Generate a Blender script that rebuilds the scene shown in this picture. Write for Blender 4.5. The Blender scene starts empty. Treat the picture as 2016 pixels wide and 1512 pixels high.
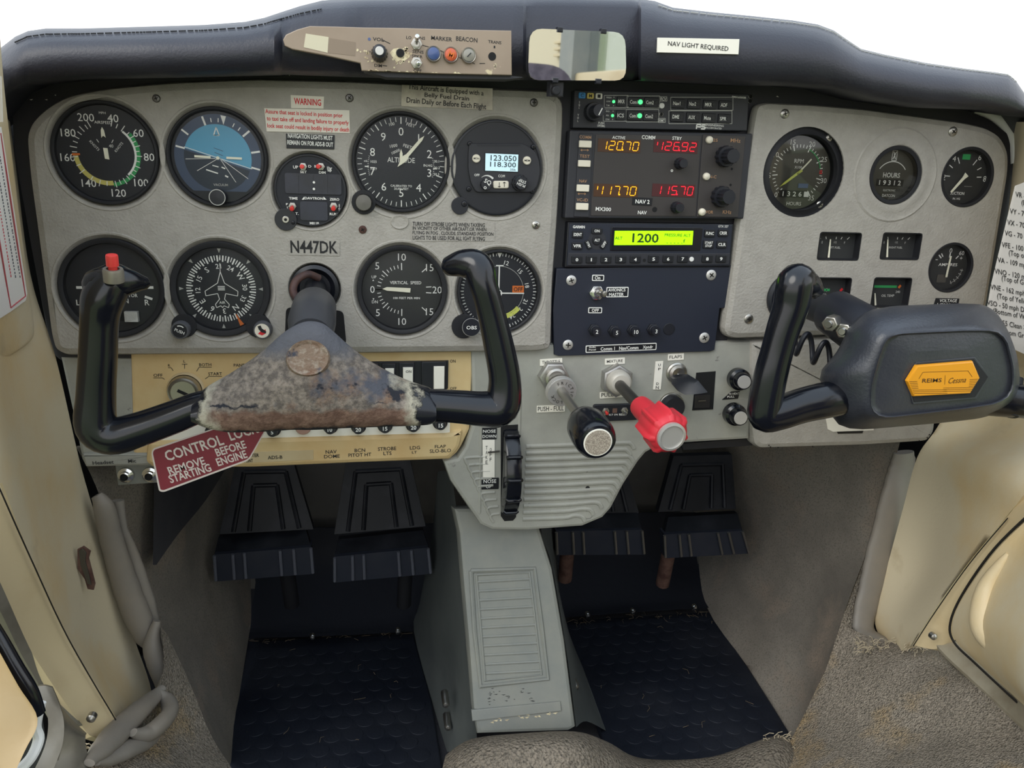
import bpy, bmesh, math, random
from mathutils import Vector, Matrix
from mathutils.geometry import tessellate_polygon
random.seed(7)
S = bpy.context.scene
COL = S.collection
R = math.radians
# ---------------------------------------------------------------- camera
CAM = Vector((-.18, -.68, .64)); FPX = 1514.0
def _rot(yaw, pitch, roll):
    B = Matrix(((1,0,0),(0,0,-1),(0,1,0)))
    Y = Matrix.Rotation(yaw, 3, 'Z'); P = Matrix.Rotation(pitch, 3, 'X'); Q = Matrix.Rotation(roll, 3, 'Z')
    return Q @ P @ B @ Y
RM = _rot(R(10.2), R(15), R(1.9)); RT = RM.transposed()
cd = bpy.data.cameras.new('camera'); co = bpy.data.objects.new('camera', cd); COL.objects.link(co)
cd.sensor_width = 36; cd.lens = FPX/2016*36; cd.clip_start = .01
co.matrix_world = Matrix.Translation(CAM) @ (RT @ Matrix(((1,0,0),(0,-1,0),(0,0,-1)))).to_4x4()
S.camera = co
S.view_settings.view_transform = 'Standard'; S.view_settings.look = 'None'
S.view_settings.gamma = 1; S.view_settings.use_curve_mapping = False
S.view_settings.exposure = 0.6
# ---------------------------------------------------------------- sky
W = bpy.data.worlds.new('sky'); S.world = W; W.use_nodes = True
nt = W.node_tree; bg = nt.nodes['Background']
tc = nt.nodes.new('ShaderNodeTexCoord'); sp = nt.nodes.new('ShaderNodeSeparateXYZ'); rp = nt.nodes.new('ShaderNodeValToRGB')
nt.links.new(tc.outputs['Generated'], sp.inputs[0]); nt.links.new(sp.outputs['Z'], rp.inputs[0]); nt.links.new(rp.outputs[0], bg.inputs[0])
rp.color_ramp.elements[0].position = 0; rp.color_ramp.elements[0].color = (1, .98, .95, 1)
rp.color_ramp.elements[1].position = .8; rp.color_ramp.elements[1].color = (.74, .86, 1, 1)
bg.inputs[1].default_value = 1.15
def area(name, loc, target, sx, sy, power, col):
    l = bpy.data.lights.new(name, 'AREA'); l.shape = 'RECTANGLE'; l.size = sx; l.size_y = sy; l.energy = power; l.color = col
    o = bpy.data.objects.new(name, l); COL.objects.link(o); o.location = loc
    o.rotation_euler = (Vector(target)-Vector(loc)).to_track_quat('-Z', 'Y').to_euler()
    return o
sl = bpy.data.lights.new('sun', 'SUN'); sl.energy = .9; sl.angle = R(35); sl.color = (1, .95, .86)
so = bpy.data.objects.new('sun', sl); COL.objects.link(so); so.rotation_euler = (R(50), 0, R(-52))
# ---------------------------------------------------------------- projection helpers (pixels of the 2016x1512 frame)
def ray(px, py): return RT @ Vector(((px-1008)/FPX, (py-756)/FPX, 1))
def pt(px, py, Y): d = ray(px, py); return CAM + d*((Y-CAM.y)/d.y)
def ptz(px, py, Z): d = ray(px, py); return CAM + d*((Z-CAM.z)/d.z)
# ---------------------------------------------------------------- materials
def lin(c):
    if isinstance(c, str): c = tuple(int(c[i:i+2], 16) for i in (1,3,5))
    return tuple(((v/255)/12.92 if v/255 <= .04045 else ((v/255+.055)/1.055)**2.4) for v in c) + (1,)
MATS = {}
def M(name, col, rough=.5, metal=0, bump=None, spots=None, emit=0, spec=.5, trans=0, coat=0, grain=None, voro=None):
    m = bpy.data.materials.new(name); m.use_nodes = True; n = m.node_tree.nodes; L = m.node_tree.links
    b = n['Principled BSDF']; b.inputs['Base Color'].default_value = lin(col); b.inputs['Roughness'].default_value = rough
    b.inputs['Metallic'].default_value = metal; b.inputs['Specular IOR Level'].default_value = spec
    b.inputs['Coat Weight'].default_value = coat; b.inputs['Coat Roughness'].default_value = .1
    if trans: b.inputs['Transmission Weight'].default_value = trans
    if emit: b.inputs['Emission Color'].default_value = lin(col); b.inputs['Emission Strength'].default_value = emit
    t = n.new('ShaderNodeTexCoord'); cur = None
    def noise(scale, det=3, rgh=.55):
        x = n.new('ShaderNodeTexNoise'); x.inputs['Scale'].default_value = scale; x.inputs['Detail'].default_value = det
        x.inputs['Roughness'].default_value = rgh; L.new(t.outputs['Object'], x.inputs['Vector']); return x
    src = None
    if grain:                                   # (col2, scale, lo, hi): soft blend of two colours
        layers = grain if isinstance(grain, list) else [grain]
        for (c2, sc, lo, hi) in layers:
            x = noise(sc, 5, .6); mr = n.new('ShaderNodeMapRange'); mr.inputs[1].default_value = lo; mr.inputs[2].default_value = hi
            L.new(x.outputs[0], mr.inputs[0]); mx = n.new('ShaderNodeMix'); mx.data_type = 'RGBA'
            L.new(mr.outputs[0], mx.inputs['Factor'])
            if src: L.new(src, mx.inputs['A'])
            else: mx.inputs['A'].default_value = lin(col)
            mx.inputs['B'].default_value = lin(c2); src = mx.outputs['Result']
        L.new(src, b.inputs['Base Color'])
    h = None
    if bump:
        x = noise(bump[0], 4); bp = n.new('ShaderNodeBump'); bp.inputs['Strength'].default_value = bump[1]; bp.inputs['Distance'].default_value = bump[2] if len(bump) > 2 else .001
        L.new(x.outputs[0], bp.inputs['Height']); L.new(bp.outputs[0], b.inputs['Normal']); h = bp
    if voro:
        x = n.new('ShaderNodeTexVoronoi'); x.inputs['Scale'].default_value = voro[0]; L.new(t.outputs['Object'], x.inputs['Vector'])
        bp = n.new('ShaderNodeBump'); bp.inputs['Strength'].default_value = voro[1]; bp.inputs['Distance'].default_value = voro[2]
        L.new(x.outputs['Distance'], bp.inputs['Height']); L.new(bp.outputs[0], b.inputs['Normal'])
        if h: L.new(h.outputs[0], bp.inputs['Normal'])
    MATS[name] = m
    return m
M('panel_grey', '#aaa69e', .55, bump=(420, .8, .0008), grain=('#9e9a92', 60, .35, .7))
M('lower_grey', '#a3a39a', .5, bump=(700, .25, .0005), grain=[('#97978f', 30, .35, .7), ('#6d6c68', 90, .66, .74)])
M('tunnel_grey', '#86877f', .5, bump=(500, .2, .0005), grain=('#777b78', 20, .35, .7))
M('black_vinyl', '#2b2c36', .42, bump=(520, .35, .0008), grain=('#32323b', 12, .4, .7))
M('black_subpanel', '#2a2a30', .5, bump=(300, .2, .0005), grain=('#b9b7b2', 45, .735, .75))
M('black_gloss', '#090c14', .2, spec=.5, coat=.1, grain=[('#0e1119', 8, .4, .7), ('#7d7d78', 60, .745, .76)])
M('black_plastic', '#1b1d25', .4)
M('black_matte', '#17181d', .65)
M('black_deep', '#0a0b0e', .8)
M('radio_face', '#2d2e34', .5, bump=(900, .1, .0003))
M('radio_face_brown', '#3b3736', .5)
M('plate_blue_black', '#1f2432', .5, bump=(700, .15, .0004))
M('button_black', '#14161c', .45)
M('dial_black', '#1b1e26', .6)
M('dial_grey', '#2d2e2f', .6)
M('dial_tach', '#3f3e39', .5)
M('white_print', '#efefea', .6)
M('grey_print', '#b9b9b4', .6)
M('black_print', '#17171a', .6)
M('tan_print', '#b28a66', .6)
M('red_print', '#d8262c', .6)
M('orange_print', '#d9712d', .6)
M('yellow_print', '#cfc46c', .6)
M('lime_print', '#d6dc6a', .6)
M('green_print', '#2f9a56', .6)
M('needle_white', '#f2efd9', .5)
M('sky_blue', '#5aa2c4', .5)
M('ring_blue', '#3b4a63', .5)
M('ground_dark', '#1d2a3a', .5)
M('label_white', '#f0ece0', .5)
M('label_silver', '#b9b2a0', .4, metal=.3, grain=('#8d867a', 25, .4, .65))
M('label_black', '#111319', .45)
M('sticker_worn', '#eae4d6', .5, grain=[('#c9c3b6', 18, .55, .7)])
M('cream_panel', '#d6bd8c', .45, bump=(600, .12, .0004), grain=[('#c9a670', 14, .45, .75), ('#a98b5e', 40, .68, .8)])
M('cream_vinyl', '#d2c5a8', .5, bump=(300, .35, .0006), grain=[('#cfb27c', 5, .5, .72), ('#b09e7c', 12, .62, .8)])
M('cream_trim', '#cbb994', .45, bump=(300, .15, .0005), grain=[('#b9a27a', 9, .5, .75)])
M('beige_metal', '#9d8d7c', .42, metal=.25, grain=[('#e3d5b0', 22, .7, .72), ('#8d7d6d', 9, .4, .7)])
M('paint_chip', '#e6dab4', .5, grain=('#b7a585', 160, .4, .6))
M('grey_vinyl', '#857d72', .5, bump=(60, .25, .002), grain=('#77736d', 14, .35, .7))
M('carpet', '#a2988a', .95, bump=(700, .9, .002), voro=(560, .8, .0022), grain=[('#867e72', 9, .4, .62), ('#b3996f', 6, .56, .68), ('#6f695f', 420, .46, .66)], spec=.1)
M('carpet_thin', '#8e877d', .95, bump=(900, .6, .0015), grain=[('#706b64', 6, .4, .65), ('#98897a', 10, .55, .75), ('#6b675f', 500, .5, .68)], spec=.1)
M('carpet_dark', '#4b4a4c', .95, bump=(900, .5, .0012), grain=[('#3b3c42', 6, .4, .65)], spec=.1)
M('mat_rubber', '#151a25', .6, bump=(300, .3, .001), grain=[('#252830', 7, .45, .7), ('#4a4a49', 130, .73, .8)], spec=.3)
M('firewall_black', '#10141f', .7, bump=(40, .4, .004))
M('chrome', '#d5d5d2', .16, metal=1)
M('steel', '#b4b1aa', .34, metal=1)
M('steel_dark', '#6f6d6a', .4, metal=1)
M('aluminium', '#b9b7b4', .38, metal=.9)
M('alu_face', '#c9c7c3', .42, metal=.6)
M('sill_metal', '#8d877b', .45, metal=.5, grain=('#6f685c', 18, .45, .7))
M('sill_light', '#ada592', .45, metal=.35, grain=('#938975', 18, .45, .7))
M('door_cream_shaded', '#ad9670', .5, bump=(300, .2, .0005), grain=('#a08456', 8, .45, .7))  # cream door colour darkened to tan, with its shade painted in
M('rust', '#6a5045', .8, grain=('#4a302a', 60, .4, .6))
M('grit', '#b5aa9a', .8, bump=(1500, .8, .0006), grain=('#8c8275', 900, .45, .55))
M('red_plastic', '#d2303c', .45, bump=(400, .1, .0004))
M('red_button', '#e0413c', .35)
M('placard_red', '#822836', .5, grain=('#752430', 25, .4, .7))
M('placard_white', '#d9cfc8', .6)
M('knob_grey', '#57585c', .5)
M('button_ivory', '#e9e2cf', .5)
M('lamp_blue', '#3c5285', .35, coat=.5)
M('lamp_orange', '#c9562c', .35, coat=.5)
M('lamp_clear', '#8d8a80', .3, coat=.5)
M('badge_orange', '#e59a17', .35, coat=.4)
M('badge_ink', '#4a2f10', .6)
M('lcd_green', '#97ee00', .4, emit=.85)
M('lcd_ink', '#27410a', .6)
M('lcd_blue', '#bfdde6', .4, emit=.35)
M('lcd_dark', '#1c3038', .5)
M('led_amber', '#ffae18', .4, emit=.8)
M('led_red', '#ff1c30', .4, emit=.9)
M('led_glow_amber', '#4a2d17', .5)
M('led_glow_red', '#4a1c1e', .5)
M('led_green', '#45ff7a', .4, emit=1.3)
M('window_dark', '#16181f', .25)
M('clock_window', '#20222c', .3, grain=('#2a2d3c', 30, .4, .6))
M('copper_button', '#b48f82', .5, metal=.4)
M('paper', '#eeeae4', .7)
M('paper_ink', '#56565a', .7)
M('paper_red', '#b5545a', .7)
M('hub_cloth', '#6f6a64', .9)
M('seat_cloth', '#6c6470', .9, bump=(500, .4, .001), grain=('#57505c', 60, .4, .6))
M('white_paint', '#e8e8e4', .4)
M('dark_gap', '#141009', .8)
M('grass', '#8b9466', .9, bump=(60, .8, .02), grain=[('#a2a782', 3, .35, .65), ('#6f7d4c', 40, .45, .65)])
M('blue_tag', '#3f8fd0', .4)
M('yellow_tag', '#dcc465', .4)
M('lever_black', '#13161d', .45)
M('nut_white', '#c4bfb4', .45, metal=.2)
m = M('mirror', '#e8eaea', .02, metal=1)
def mix_glass(name, fac, rough, tint):
    m = bpy.data.materials.new(name); m.use_nodes = True; n = m.node_tree.nodes; L = m.node_tree.links; n.remove(n['Principled BSDF'])
    o = n['Material Output']; a = n.new('ShaderNodeBsdfTransparent'); a.inputs[0].default_value = tint
    g = n.new('ShaderNodeBsdfGlossy'); g.inputs['Roughness'].default_value = rough
    fr = n.new('ShaderNodeFresnel'); fr.inputs[0].default_value = 1.45
    mu = n.new('ShaderNodeMath'); mu.operation = 'MULTIPLY'; mu.inputs[1].default_value = fac; L.new(fr.outputs[0], mu.inputs[0])
    x = n.new('ShaderNodeMixShader'); L.new(mu.outputs[0], x.inputs[0]); L.new(a.outputs[0], x.inputs[1]); L.new(g.outputs[0], x.inputs[2]); L.new(x.outputs[0], o.inputs[0])
    MATS[name] = m
mix_glass('glass', .45, .2, (1, 1, 1, 1)); mix_glass('windshield_glass', .5, .0, (.97, .98, .98, 1)); mix_glass('glass_gloss', 1.5, .05, (.97, .97, .95, 1))
def worn(name):
    m = M(name, '#12141b', .5); n = m.node_tree.nodes; L = m.node_tree.links; b = n['Principled BSDF']
    t = n.new('ShaderNodeTexCoord')
    def noise(sc, d=6, r=.65):
        x = n.new('ShaderNodeTexNoise'); x.inputs['Scale'].default_value = sc; x.inputs['Detail'].default_value = d; x.inputs['Roughness'].default_value = r
        L.new(t.outputs['Object'], x.inputs['Vector']); return x.outputs[0]
    def rng(s, lo, hi):
        k = n.new('ShaderNodeMapRange'); k.inputs[1].default_value = lo; k.inputs[2].default_value = hi; L.new(s, k.inputs[0]); return k.outputs[0]
    def mix(f, a, c):
        k = n.new('ShaderNodeMix'); k.data_type = 'RGBA'; L.new(f, k.inputs['Factor'])
        for s, v in (('A', a), ('B', c)):
            if isinstance(v, str): k.inputs[s].default_value = lin(v)
            else: L.new(v, k.inputs[s])
        return k.outputs['Result']
    c = mix(rng(noise(220), .4, .62), '#57504a', '#857b70')
    c = mix(rng(noise(26), .54, .70), c, '#71543f')
    c = mix(rng(noise(30, 4), .54, .66), c, '#484a52')
    c = mix(rng(noise(24, 5), .62, .66), c, '#1a1c25')
    sz = n.new('ShaderNodeSeparateXYZ'); L.new(t.outputs['Object'], sz.inputs[0])
    az = n.new('ShaderNodeMath'); az.operation = 'MULTIPLY_ADD'; L.new(noise(35), az.inputs[0]); az.inputs[1].default_value = .022; L.new(sz.outputs['Z'], az.inputs[2])
    br = mix(rng(noise(150), .4, .65), '#5a4236', '#7a6152')
    c = mix(rng(az.outputs[0], .004, .0005), c, br)
    bk = n.new('ShaderNodeMath'); bk.operation = 'SUBTRACT'; L.new(az.outputs[0], bk.inputs[0]); bk.inputs[1].default_value = .0055
    bb = n.new('ShaderNodeMath'); bb.operation = 'ABSOLUTE'; L.new(bk.outputs[0], bb.inputs[0])
    bz = n.new('ShaderNodeMath'); bz.operation = 'MULTIPLY_ADD'; L.new(noise(18, 2), bz.inputs[0]); bz.inputs[1].default_value = .02; L.new(bb.outputs[0], bz.inputs[2])
    c = mix(rng(bz.outputs[0], .0105, .0095), c, '#171a24')
    c = mix(rng(az.outputs[0], -.0105, -.0125), c, '#14161e')
    c = mix(rng(az.outputs[0], .034, .044), c, '#55565c')
    # worn through towards the middle, black skin kept near the arms
    sx = n.new('ShaderNodeSeparateXYZ'); L.new(t.outputs['Object'], sx.inputs[0])
    ab = n.new('ShaderNodeMath'); ab.operation = 'ABSOLUTE'; L.new(sx.outputs['X'], ab.inputs[0])
    ad = n.new('ShaderNodeMath'); ad.operation = 'MULTIPLY_ADD'; L.new(noise(30), ad.inputs[0]); ad.inputs[1].default_value = .05; L.new(ab.outputs[0], ad.inputs[2])
    f = rng(ad.outputs[0], .094, .098)
    c2 = mix(rng(ad.outputs[0], .086, .094), c, '#a9a391')
    c2 = mix(f, c2, '#12141b')
    L.new(c2, b.inputs['Base Color'])
    ro = n.new('ShaderNodeMapRange'); ro.inputs[3].default_value = .85; ro.inputs[4].default_value = .25; L.new(f, ro.inputs[0]); L.new(ro.outputs[0], b.inputs['Roughness'])
    bp = n.new('ShaderNodeBump'); bp.inputs['Strength'].default_value = .9; bp.inputs['Distance'].default_value = .0025
    hm = n.new('ShaderNodeMath'); hm.operation = 'MULTIPLY'; iv = n.new('ShaderNodeMath'); iv.operation = 'SUBTRACT'; iv.inputs[0].default_value = 1; L.new(f, iv.inputs[1])
    L.new(noise(140), hm.inputs[0]); L.new(iv.outputs[0], hm.inputs[1]); L.new(hm.outputs[0], bp.inputs['Height']); L.new(bp.outputs[0], b.inputs['Normal'])
worn('worn_foam')
# ---------------------------------------------------------------- geometry helpers
def area2(p): return sum(p[i][0]*p[(i+1) % len(p)][1]-p[(i+1) % len(p)][0]*p[i][1] for i in range(len(p)))/2
def ccw(p): return list(p) if area2(p) > 0 else list(reversed(p))
def rpoly(p, r, n=4):
    p = ccw([tuple(q[:2]) for q in p]); out = []; N = len(p)
    for i in range(N):
        a, b, c = Vector(p[i-1]), Vector(p[i]), Vector(p[(i+1) % N]); ri = r[i] if isinstance(r, (list, tuple)) else r
        u = a-b; v = c-b; d = min(ri, u.length*.48, v.length*.48)
        if d < 1e-6: out.append(tuple(b)); continue
        s, e = b+u.normalized()*d, b+v.normalized()*d
        for k in range(n+1):
            t = k/n; out.append(tuple(s*(1-t)**2+b*2*t*(1-t)+e*t*t))
    return out
def inset(p, d):
    N = len(p); out = []
    for i in range(N):
        a, b, c = Vector(p[i-1]), Vector(p[i]), Vector(p[(i+1) % N])
        e1 = (b-a); e2 = (c-b)
        if e1.length < 1e-9: e1 = e2.copy()
        if e2.length < 1e-9: e2 = e1.copy()
        n1 = Vector((-e1.y, e1.x)).normalized(); n2 = Vector((-e2.y, e2.x)).normalized(); m = n1+n2
        if m.length < 1e-6: m = n1.copy()
        m.normalize(); k = max(.5, m.dot(n1)); out.append(tuple(b+m*(d/k)))
    return out
def circle(cx, cy, r, n=48, ry=None): return [(cx+r*math.cos(2*math.pi*i/n), cy+(ry or r)*math.sin(2*math.pi*i/n)) for i in range(n)]
def catmull(P, k=6, closed=False):
    P = [Vector(p) for p in P]; out = []; N = len(P)
    for i in range(N if closed else N-1):
        a, b, c, d = (P[(i-1) % N], P[i], P[(i+1) % N], P[(i+2) % N]) if closed else (P[max(i-1, 0)], P[i], P[i+1], P[min(i+2, N-1)])
        for j in range(k):
            t = j/k; out.append(.5*((2*b)+(c-a)*t+(2*a-5*b+4*c-d)*t*t+(3*b-a-3*c+d)*t**3))
    if not closed: out.append(P[-1])
    return out
def resample(p, n, start=None):
    p = [Vector(q) for q in p]; N = len(p); L = [0]
    for i in range(N): L.append(L[-1]+(p[(i+1) % N]-p[i]).length)
    out = []; j = 0
    for k in range(n):
        s = L[-1]*k/n
        while L[j+1] < s: j += 1
        t = (s-L[j])/max(1e-9, L[j+1]-L[j]); out.append(p[j].lerp(p[(j+1) % N], t))
    return out
_TXT = {}
def textgeo(s, bold=0.0, shear=0.0):
    key = (s, bold, shear)
    if key in _TXT: return _TXT[key]
    c = bpy.data.curves.new('lettering', 'FONT'); c.body = s; c.resolution_u = 2; c.offset = bold; c.shear = shear; c.fill_mode = 'FRONT'; c.space_line = .95; c.align_x = 'CENTER'
    o = bpy.data.objects.new('lettering', c); me = o.to_mesh()
    v = [(x.co.x, x.co.y) for x in me.vertices]; f = [tuple(q.vertices) for q in me.polygons]
    o.to_mesh_clear(); bpy.data.objects.remove(o); bpy.data.curves.remove(c)
    xs = [a for a, b in v] or [0]; ys = [b for a, b in v] or [0]
    _TXT[key] = (v, f, min(xs), max(xs), min(ys), max(ys)); return _TXT[key]
SEG = {'0': 'abcdef', '1': 'bc', '2': 'abged', '3': 'abgcd', '4': 'fgbc', '5': 'afgcd', '6': 'afgedc', '7': 'abc', '8': 'abcdefg', '9': 'abcfgd'}
class MB:
    def __init__(s, T, name, parent=None):
        s.T = T; s.name = name; s.parent = parent; s.v = []; s.f = []; s.m = []; s.mi = []; s.sm = []; s.xf = None
    def add(s, v, f, mat, sm=True):
        o = len(s.v)
        for p in v:
            p = Vector((p[0], p[1], p[2])); s.v.append(s.xf @ p if s.xf else p)
        if mat not in s.m: s.m.append(mat)
        i = s.m.index(mat)
        for q in f: s.f.append(tuple(a+o for a in q)); s.mi.append(i); s.sm.append(sm and len(q) < 5)
    def at(s, x=0, y=0, z=0, rx=0, ry=0, rz=0):
        s.xf = Matrix.Translation((x, y, z)) @ Matrix.Rotation(R(rz), 4, 'Z') @ Matrix.Rotation(R(ry), 4, 'Y') @ Matrix.Rotation(R(rx), 4, 'X'); return s
    def along(s, a, b):
        a = Vector(a); b = Vector(b); s.xf = Matrix.Translation(a) @ (b-a).to_track_quat('Z', 'Y').to_matrix().to_4x4(); return (b-a).length
    def rings(s, rs, mat, cap0=False, cap1=True, closed=True):
        n = len(rs[0]); v = [p for r in rs for p in r]; f = []
        for k in range(len(rs)-1):
            for i in range(n if closed else n-1):
                j = (i+1) % n; f.append((k*n+i, k*n+j, (k+1)*n+j, (k+1)*n+i))
        s.add(v, f, mat)
        if cap1: s.add(rs[-1], [tuple(range(n))], mat, False)
        if cap0: s.add(rs[0], [tuple(reversed(range(n)))], mat, False)
    def slab(s, poly, w0, w1, mat, bev=0, face=None, back=True):
        p = ccw(poly); up = 1 if w1 > w0 else -1
        rs = [[(x, y, w0) for x, y in p]]
        if bev:
            rs.append([(x, y, w1-bev*up) for x, y in p])
            q = inset(p, bev*.3); rs.append([(x, y, w1-bev*.3*up) for x, y in q]); q = inset(p, bev); rs.append([(x, y, w1) for x, y in q])
        else: rs.append([(x, y, w1) for x, y in p]); q = p
        s.rings(rs, mat, cap0=back, cap1=not face)
        if face: s.add([(x, y, w1) for x, y in q], [tuple(range(len(q)))], face)
    def plate(s, poly, holes, w0, w1, mat, bev=0):
        p = ccw(poly); q = inset(p, bev)
        rs = [[(x, y, w0) for x, y in p], [(x, y, w1-bev) for x, y in p]]
        if bev: rs.append([(x, y, w1-bev*.35) for x, y in inset(p, bev*.25)]); rs.append([(x, y, w1) for x, y in q])
        s.rings(rs, mat, cap0=False, cap1=False)
        loops = [q]+[list(reversed(ccw(h))) for h in holes]
        tri = tessellate_polygon([[Vector((x, y, 0)) for x, y in l] for l in loops])
        s.add([(x, y, w1) for l in loops for x, y in l], [tuple(t) for t in tri], mat, False)
        for h in holes: s.rings([[(x, y, w1) for x, y in ccw(h)], [(x, y, w0) for x, y in ccw(h)]], mat, cap1=False)
    def flat(s, poly, w, mat): p = ccw(poly); s.add([(x, y, w) for x, y in p], [tuple(range(len(p)))], mat)
    def lathe(s, prof, mat, n=32, cx=0, cy=0, flute=None, caps=True):
        rs = []
        for k, (r, z) in enumerate(prof):
            rs.append([(cx+(r*(1-(flute[1] if flute and flute[2] <= k <= flute[3] and (i//max(1, n//(2*flute[0]))) % 2 else 0)))*math.cos(2*math.pi*i/n), cy+(r*(1-(flute[1] if flute and flute[2] <= k <= flute[3] and (i//max(1, n//(2*flute[0]))) % 2 else 0)))*math.sin(2*math.pi*i/n), z) for i in range(n)])
        s.rings(rs, mat, cap0=caps and prof[0][0] > 1e-6, cap1=caps and prof[-1][0] > 1e-6)
    def cyl(s, cx, cy, r, w0, w1, mat, bev=0, n=32, face=None):
        s.slab(circle(cx, cy, r, n), w0, w1, mat, bev, face)
    def box(s, x0, y0, x1, y1, w0, w1, mat, bev=0, r=0, face=None):
        p = [(x0, y0), (x1, y0), (x1, y1), (x0, y1)]
        s.slab(rpoly(p, r) if r else p, w0, w1, mat, bev, face)
    def ring(s, cx, cy, r0, r1, w, mat, a0=0, a1=360, n=48):
        n = max(2, int(n*abs(a1-a0)/360)); v = []
        for i in range(n+1):
            a = R(a0+(a1-a0)*i/n); v += [(cx+r0*math.sin(a), cy+r0*math.cos(a), w), (cx+r1*math.sin(a), cy+r1*math.cos(a), w)]
        s.add(v, [(2*i, 2*i+1, 2*i+3, 2*i+2) for i in range(n)], mat)
    def line(s, a, b, th, w, mat):
        a = Vector(a[:2]); b = Vector(b[:2]); d = b-a; n = Vector((-d.y, d.x)).normalized()*th/2
        s.add([(*(a+n), w), (*(a-n), w), (*(b-n), w), (*(b+n), w)], [(0, 1, 2, 3)], mat)
    def lines(s, P, th, w, mat):
        for a, b in zip(P, P[1:]): s.line(a, b, th, w, mat)
    def tick(s, cx, cy, ang, r0, r1, th, w, mat):
        a = R(ang); s.line((cx+r0*math.sin(a), cy+r0*math.cos(a)), (cx+r1*math.sin(a), cy+r1*math.cos(a)), th, w, mat)
    def text(s, t, cx, cy, h=None, wd=None, w=0, mat='white_print', rot=0, bold=.008, shear=0):
        v, f, x0, x1, y0, y1 = textgeo(t, bold, shear)
        if not f: return
        sy = h/(y1-y0) if h else None; sx = wd/(x1-x0) if wd else None
        sx = sx or sy; sy = sy or sx; c, n = math.cos(R(rot)), math.sin(R(rot)); mx, my = (x0+x1)/2, (y0+y1)/2
        s.add([(cx+(x-mx)*sx*c-(y-my)*sy*n, cy+(x-mx)*sx*n+(y-my)*sy*c, w) for x, y in v], f, mat)
    def seg(s, t, cx, cy, wd, h, w, mat, shear=.12, th=.14):
        n = len([c for c in t if c != '.']); cw = wd/n; g = cw*.66; x = cx-wd/2+cw*.15; y0 = cy-h/2
        S7 = {'a': ((0, 1), (1, 1)), 'b': ((1, 1), (1, .5)), 'c': ((1, .5), (1, 0)), 'd': ((0, 0), (1, 0)), 'e': ((0, 0), (0, .5)), 'f': ((0, .5), (0, 1)), 'g': ((0, .5), (1, .5))}
        for ch in t:
            if ch == '.': s.box(x-cw*.34, y0-.04*h, x-cw*.14, y0+h*.13, w-.0001, w, mat); continue
            for q in SEG[ch]:
                a, b = S7[q]; P = [(x+g*u+shear*h*v, y0+h*v) for u, v in (a, b)]; A = Vector(P[0]); B = Vector(P[1]); e = (B-A)*.1
                s.line(A+e, B-e, h*th, w, mat)
            x += cw
    def tube(s, P, rad, mat, n=14, cap=True, ell=None, up=None):
        P = [Vector(p) for p in P]; N = len(P); rs = []
        t0 = (P[1]-P[0]).normalized(); u = Vector(up) if up else t0.orthogonal(); u = (u-t0*u.dot(t0)).normalized()
        for i in range(N):
            t = ((P[min(i+1, N-1)]-P[max(i-1, 0)])).normalized(); u = (u-t*u.dot(t)).normalized(); b = t.cross(u)
            r = rad[i] if isinstance(rad, (list, tuple)) else rad; ra, rb = r if isinstance(r, (tuple, list)) else (r, r*(ell or 1))
            rs.append([P[i]+u*ra*math.cos(2*math.pi*k/n)+b*rb*math.sin(2*math.pi*k/n) for k in range(n)])
        s.rings(rs, mat, cap0=cap, cap1=cap)
    # pixel-addressed versions: a pixel is carried along its ray to the plane z = w of the thing's own frame
    def l(s, px, py, w=0): return s.T.l(px, py, w)
    def P(s, pts, w=0): return [s.T.l(a, b, w)[:2] for a, b in pts]
    def rect(s, x0, y0, x1, y1, w0, w1, mat, bev=0, r=0, face=None):
        a = s.l(x0, (y0+y1)/2, w1); b = s.l(x1, (y0+y1)/2, w1); c = s.l((x0+x1)/2, y0, w1); d = s.l((x0+x1)/2, y1, w1)
        s.box(a[0], d[1], b[0], c[1], w0, w1, mat, bev, r, face)
    def disc(s, px, py, rp, w0, w1, mat, bev=0, n=32, face=None):
        a = s.l(px, py, w1); s.cyl(a[0], a[1], rp*s.T.sc(px, py, w1), w0, w1, mat, bev, n, face)
    def poly(s, pts, w0, w1, mat, bev=0, r=0, face=None):
        p = s.P(pts, w1); s.slab(rpoly(p, r) if r else p, w0, w1, mat, bev, face)
    def txt(s, t, x0, y0, x1, y1, w, mat='white_print', rot=0, bold=.008, shear=0):
        cx, cy = (x0+x1)/2, (y0+y1)/2; a = s.l(cx, cy, w); b = s.l(x0, cy, w); c = s.l(x1, cy, w); d = s.l(cx, y0, w); e = s.l(cx, y1, w)
        s.text(t, a[0], a[1], abs(d[1]-e[1]), abs(c[0]-b[0]), w, mat, rot, bold, shear)
    def pl(s, pts, th, w, mat):
        s.lines(s.P(pts, w), th, w, mat)
    def frame(s, x0, y0, x1, y1, th, w, mat):
        s.pl([(x0, y0), (x1, y0), (x1, y1), (x0, y1), (x0, y0)], th, w, mat)
    def done(s, label=None, sharp=35):
        me = bpy.data.meshes.new(s.name); me.from_pydata([tuple(p) for p in s.v], [], s.f)
        for k in s.m: me.materials.append(MATS[k])
        me.polygons.foreach_set('material_index', s.mi); me.polygons.foreach_set('use_smooth', s.sm); me.set_sharp_from_angle(angle=R(sharp)); me.update()
        o = bpy.data.objects.new(s.name, me); COL.objects.link(o)
        par = s.parent or (s.T.o if s.T else None)
        if par: o.parent = par
        if label: o['label'] = label
        return o
PANEL = Matrix(((1,0,0),(0,0,-1),(0,1,0)))          # local x right, y up, z towards the seats
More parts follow.
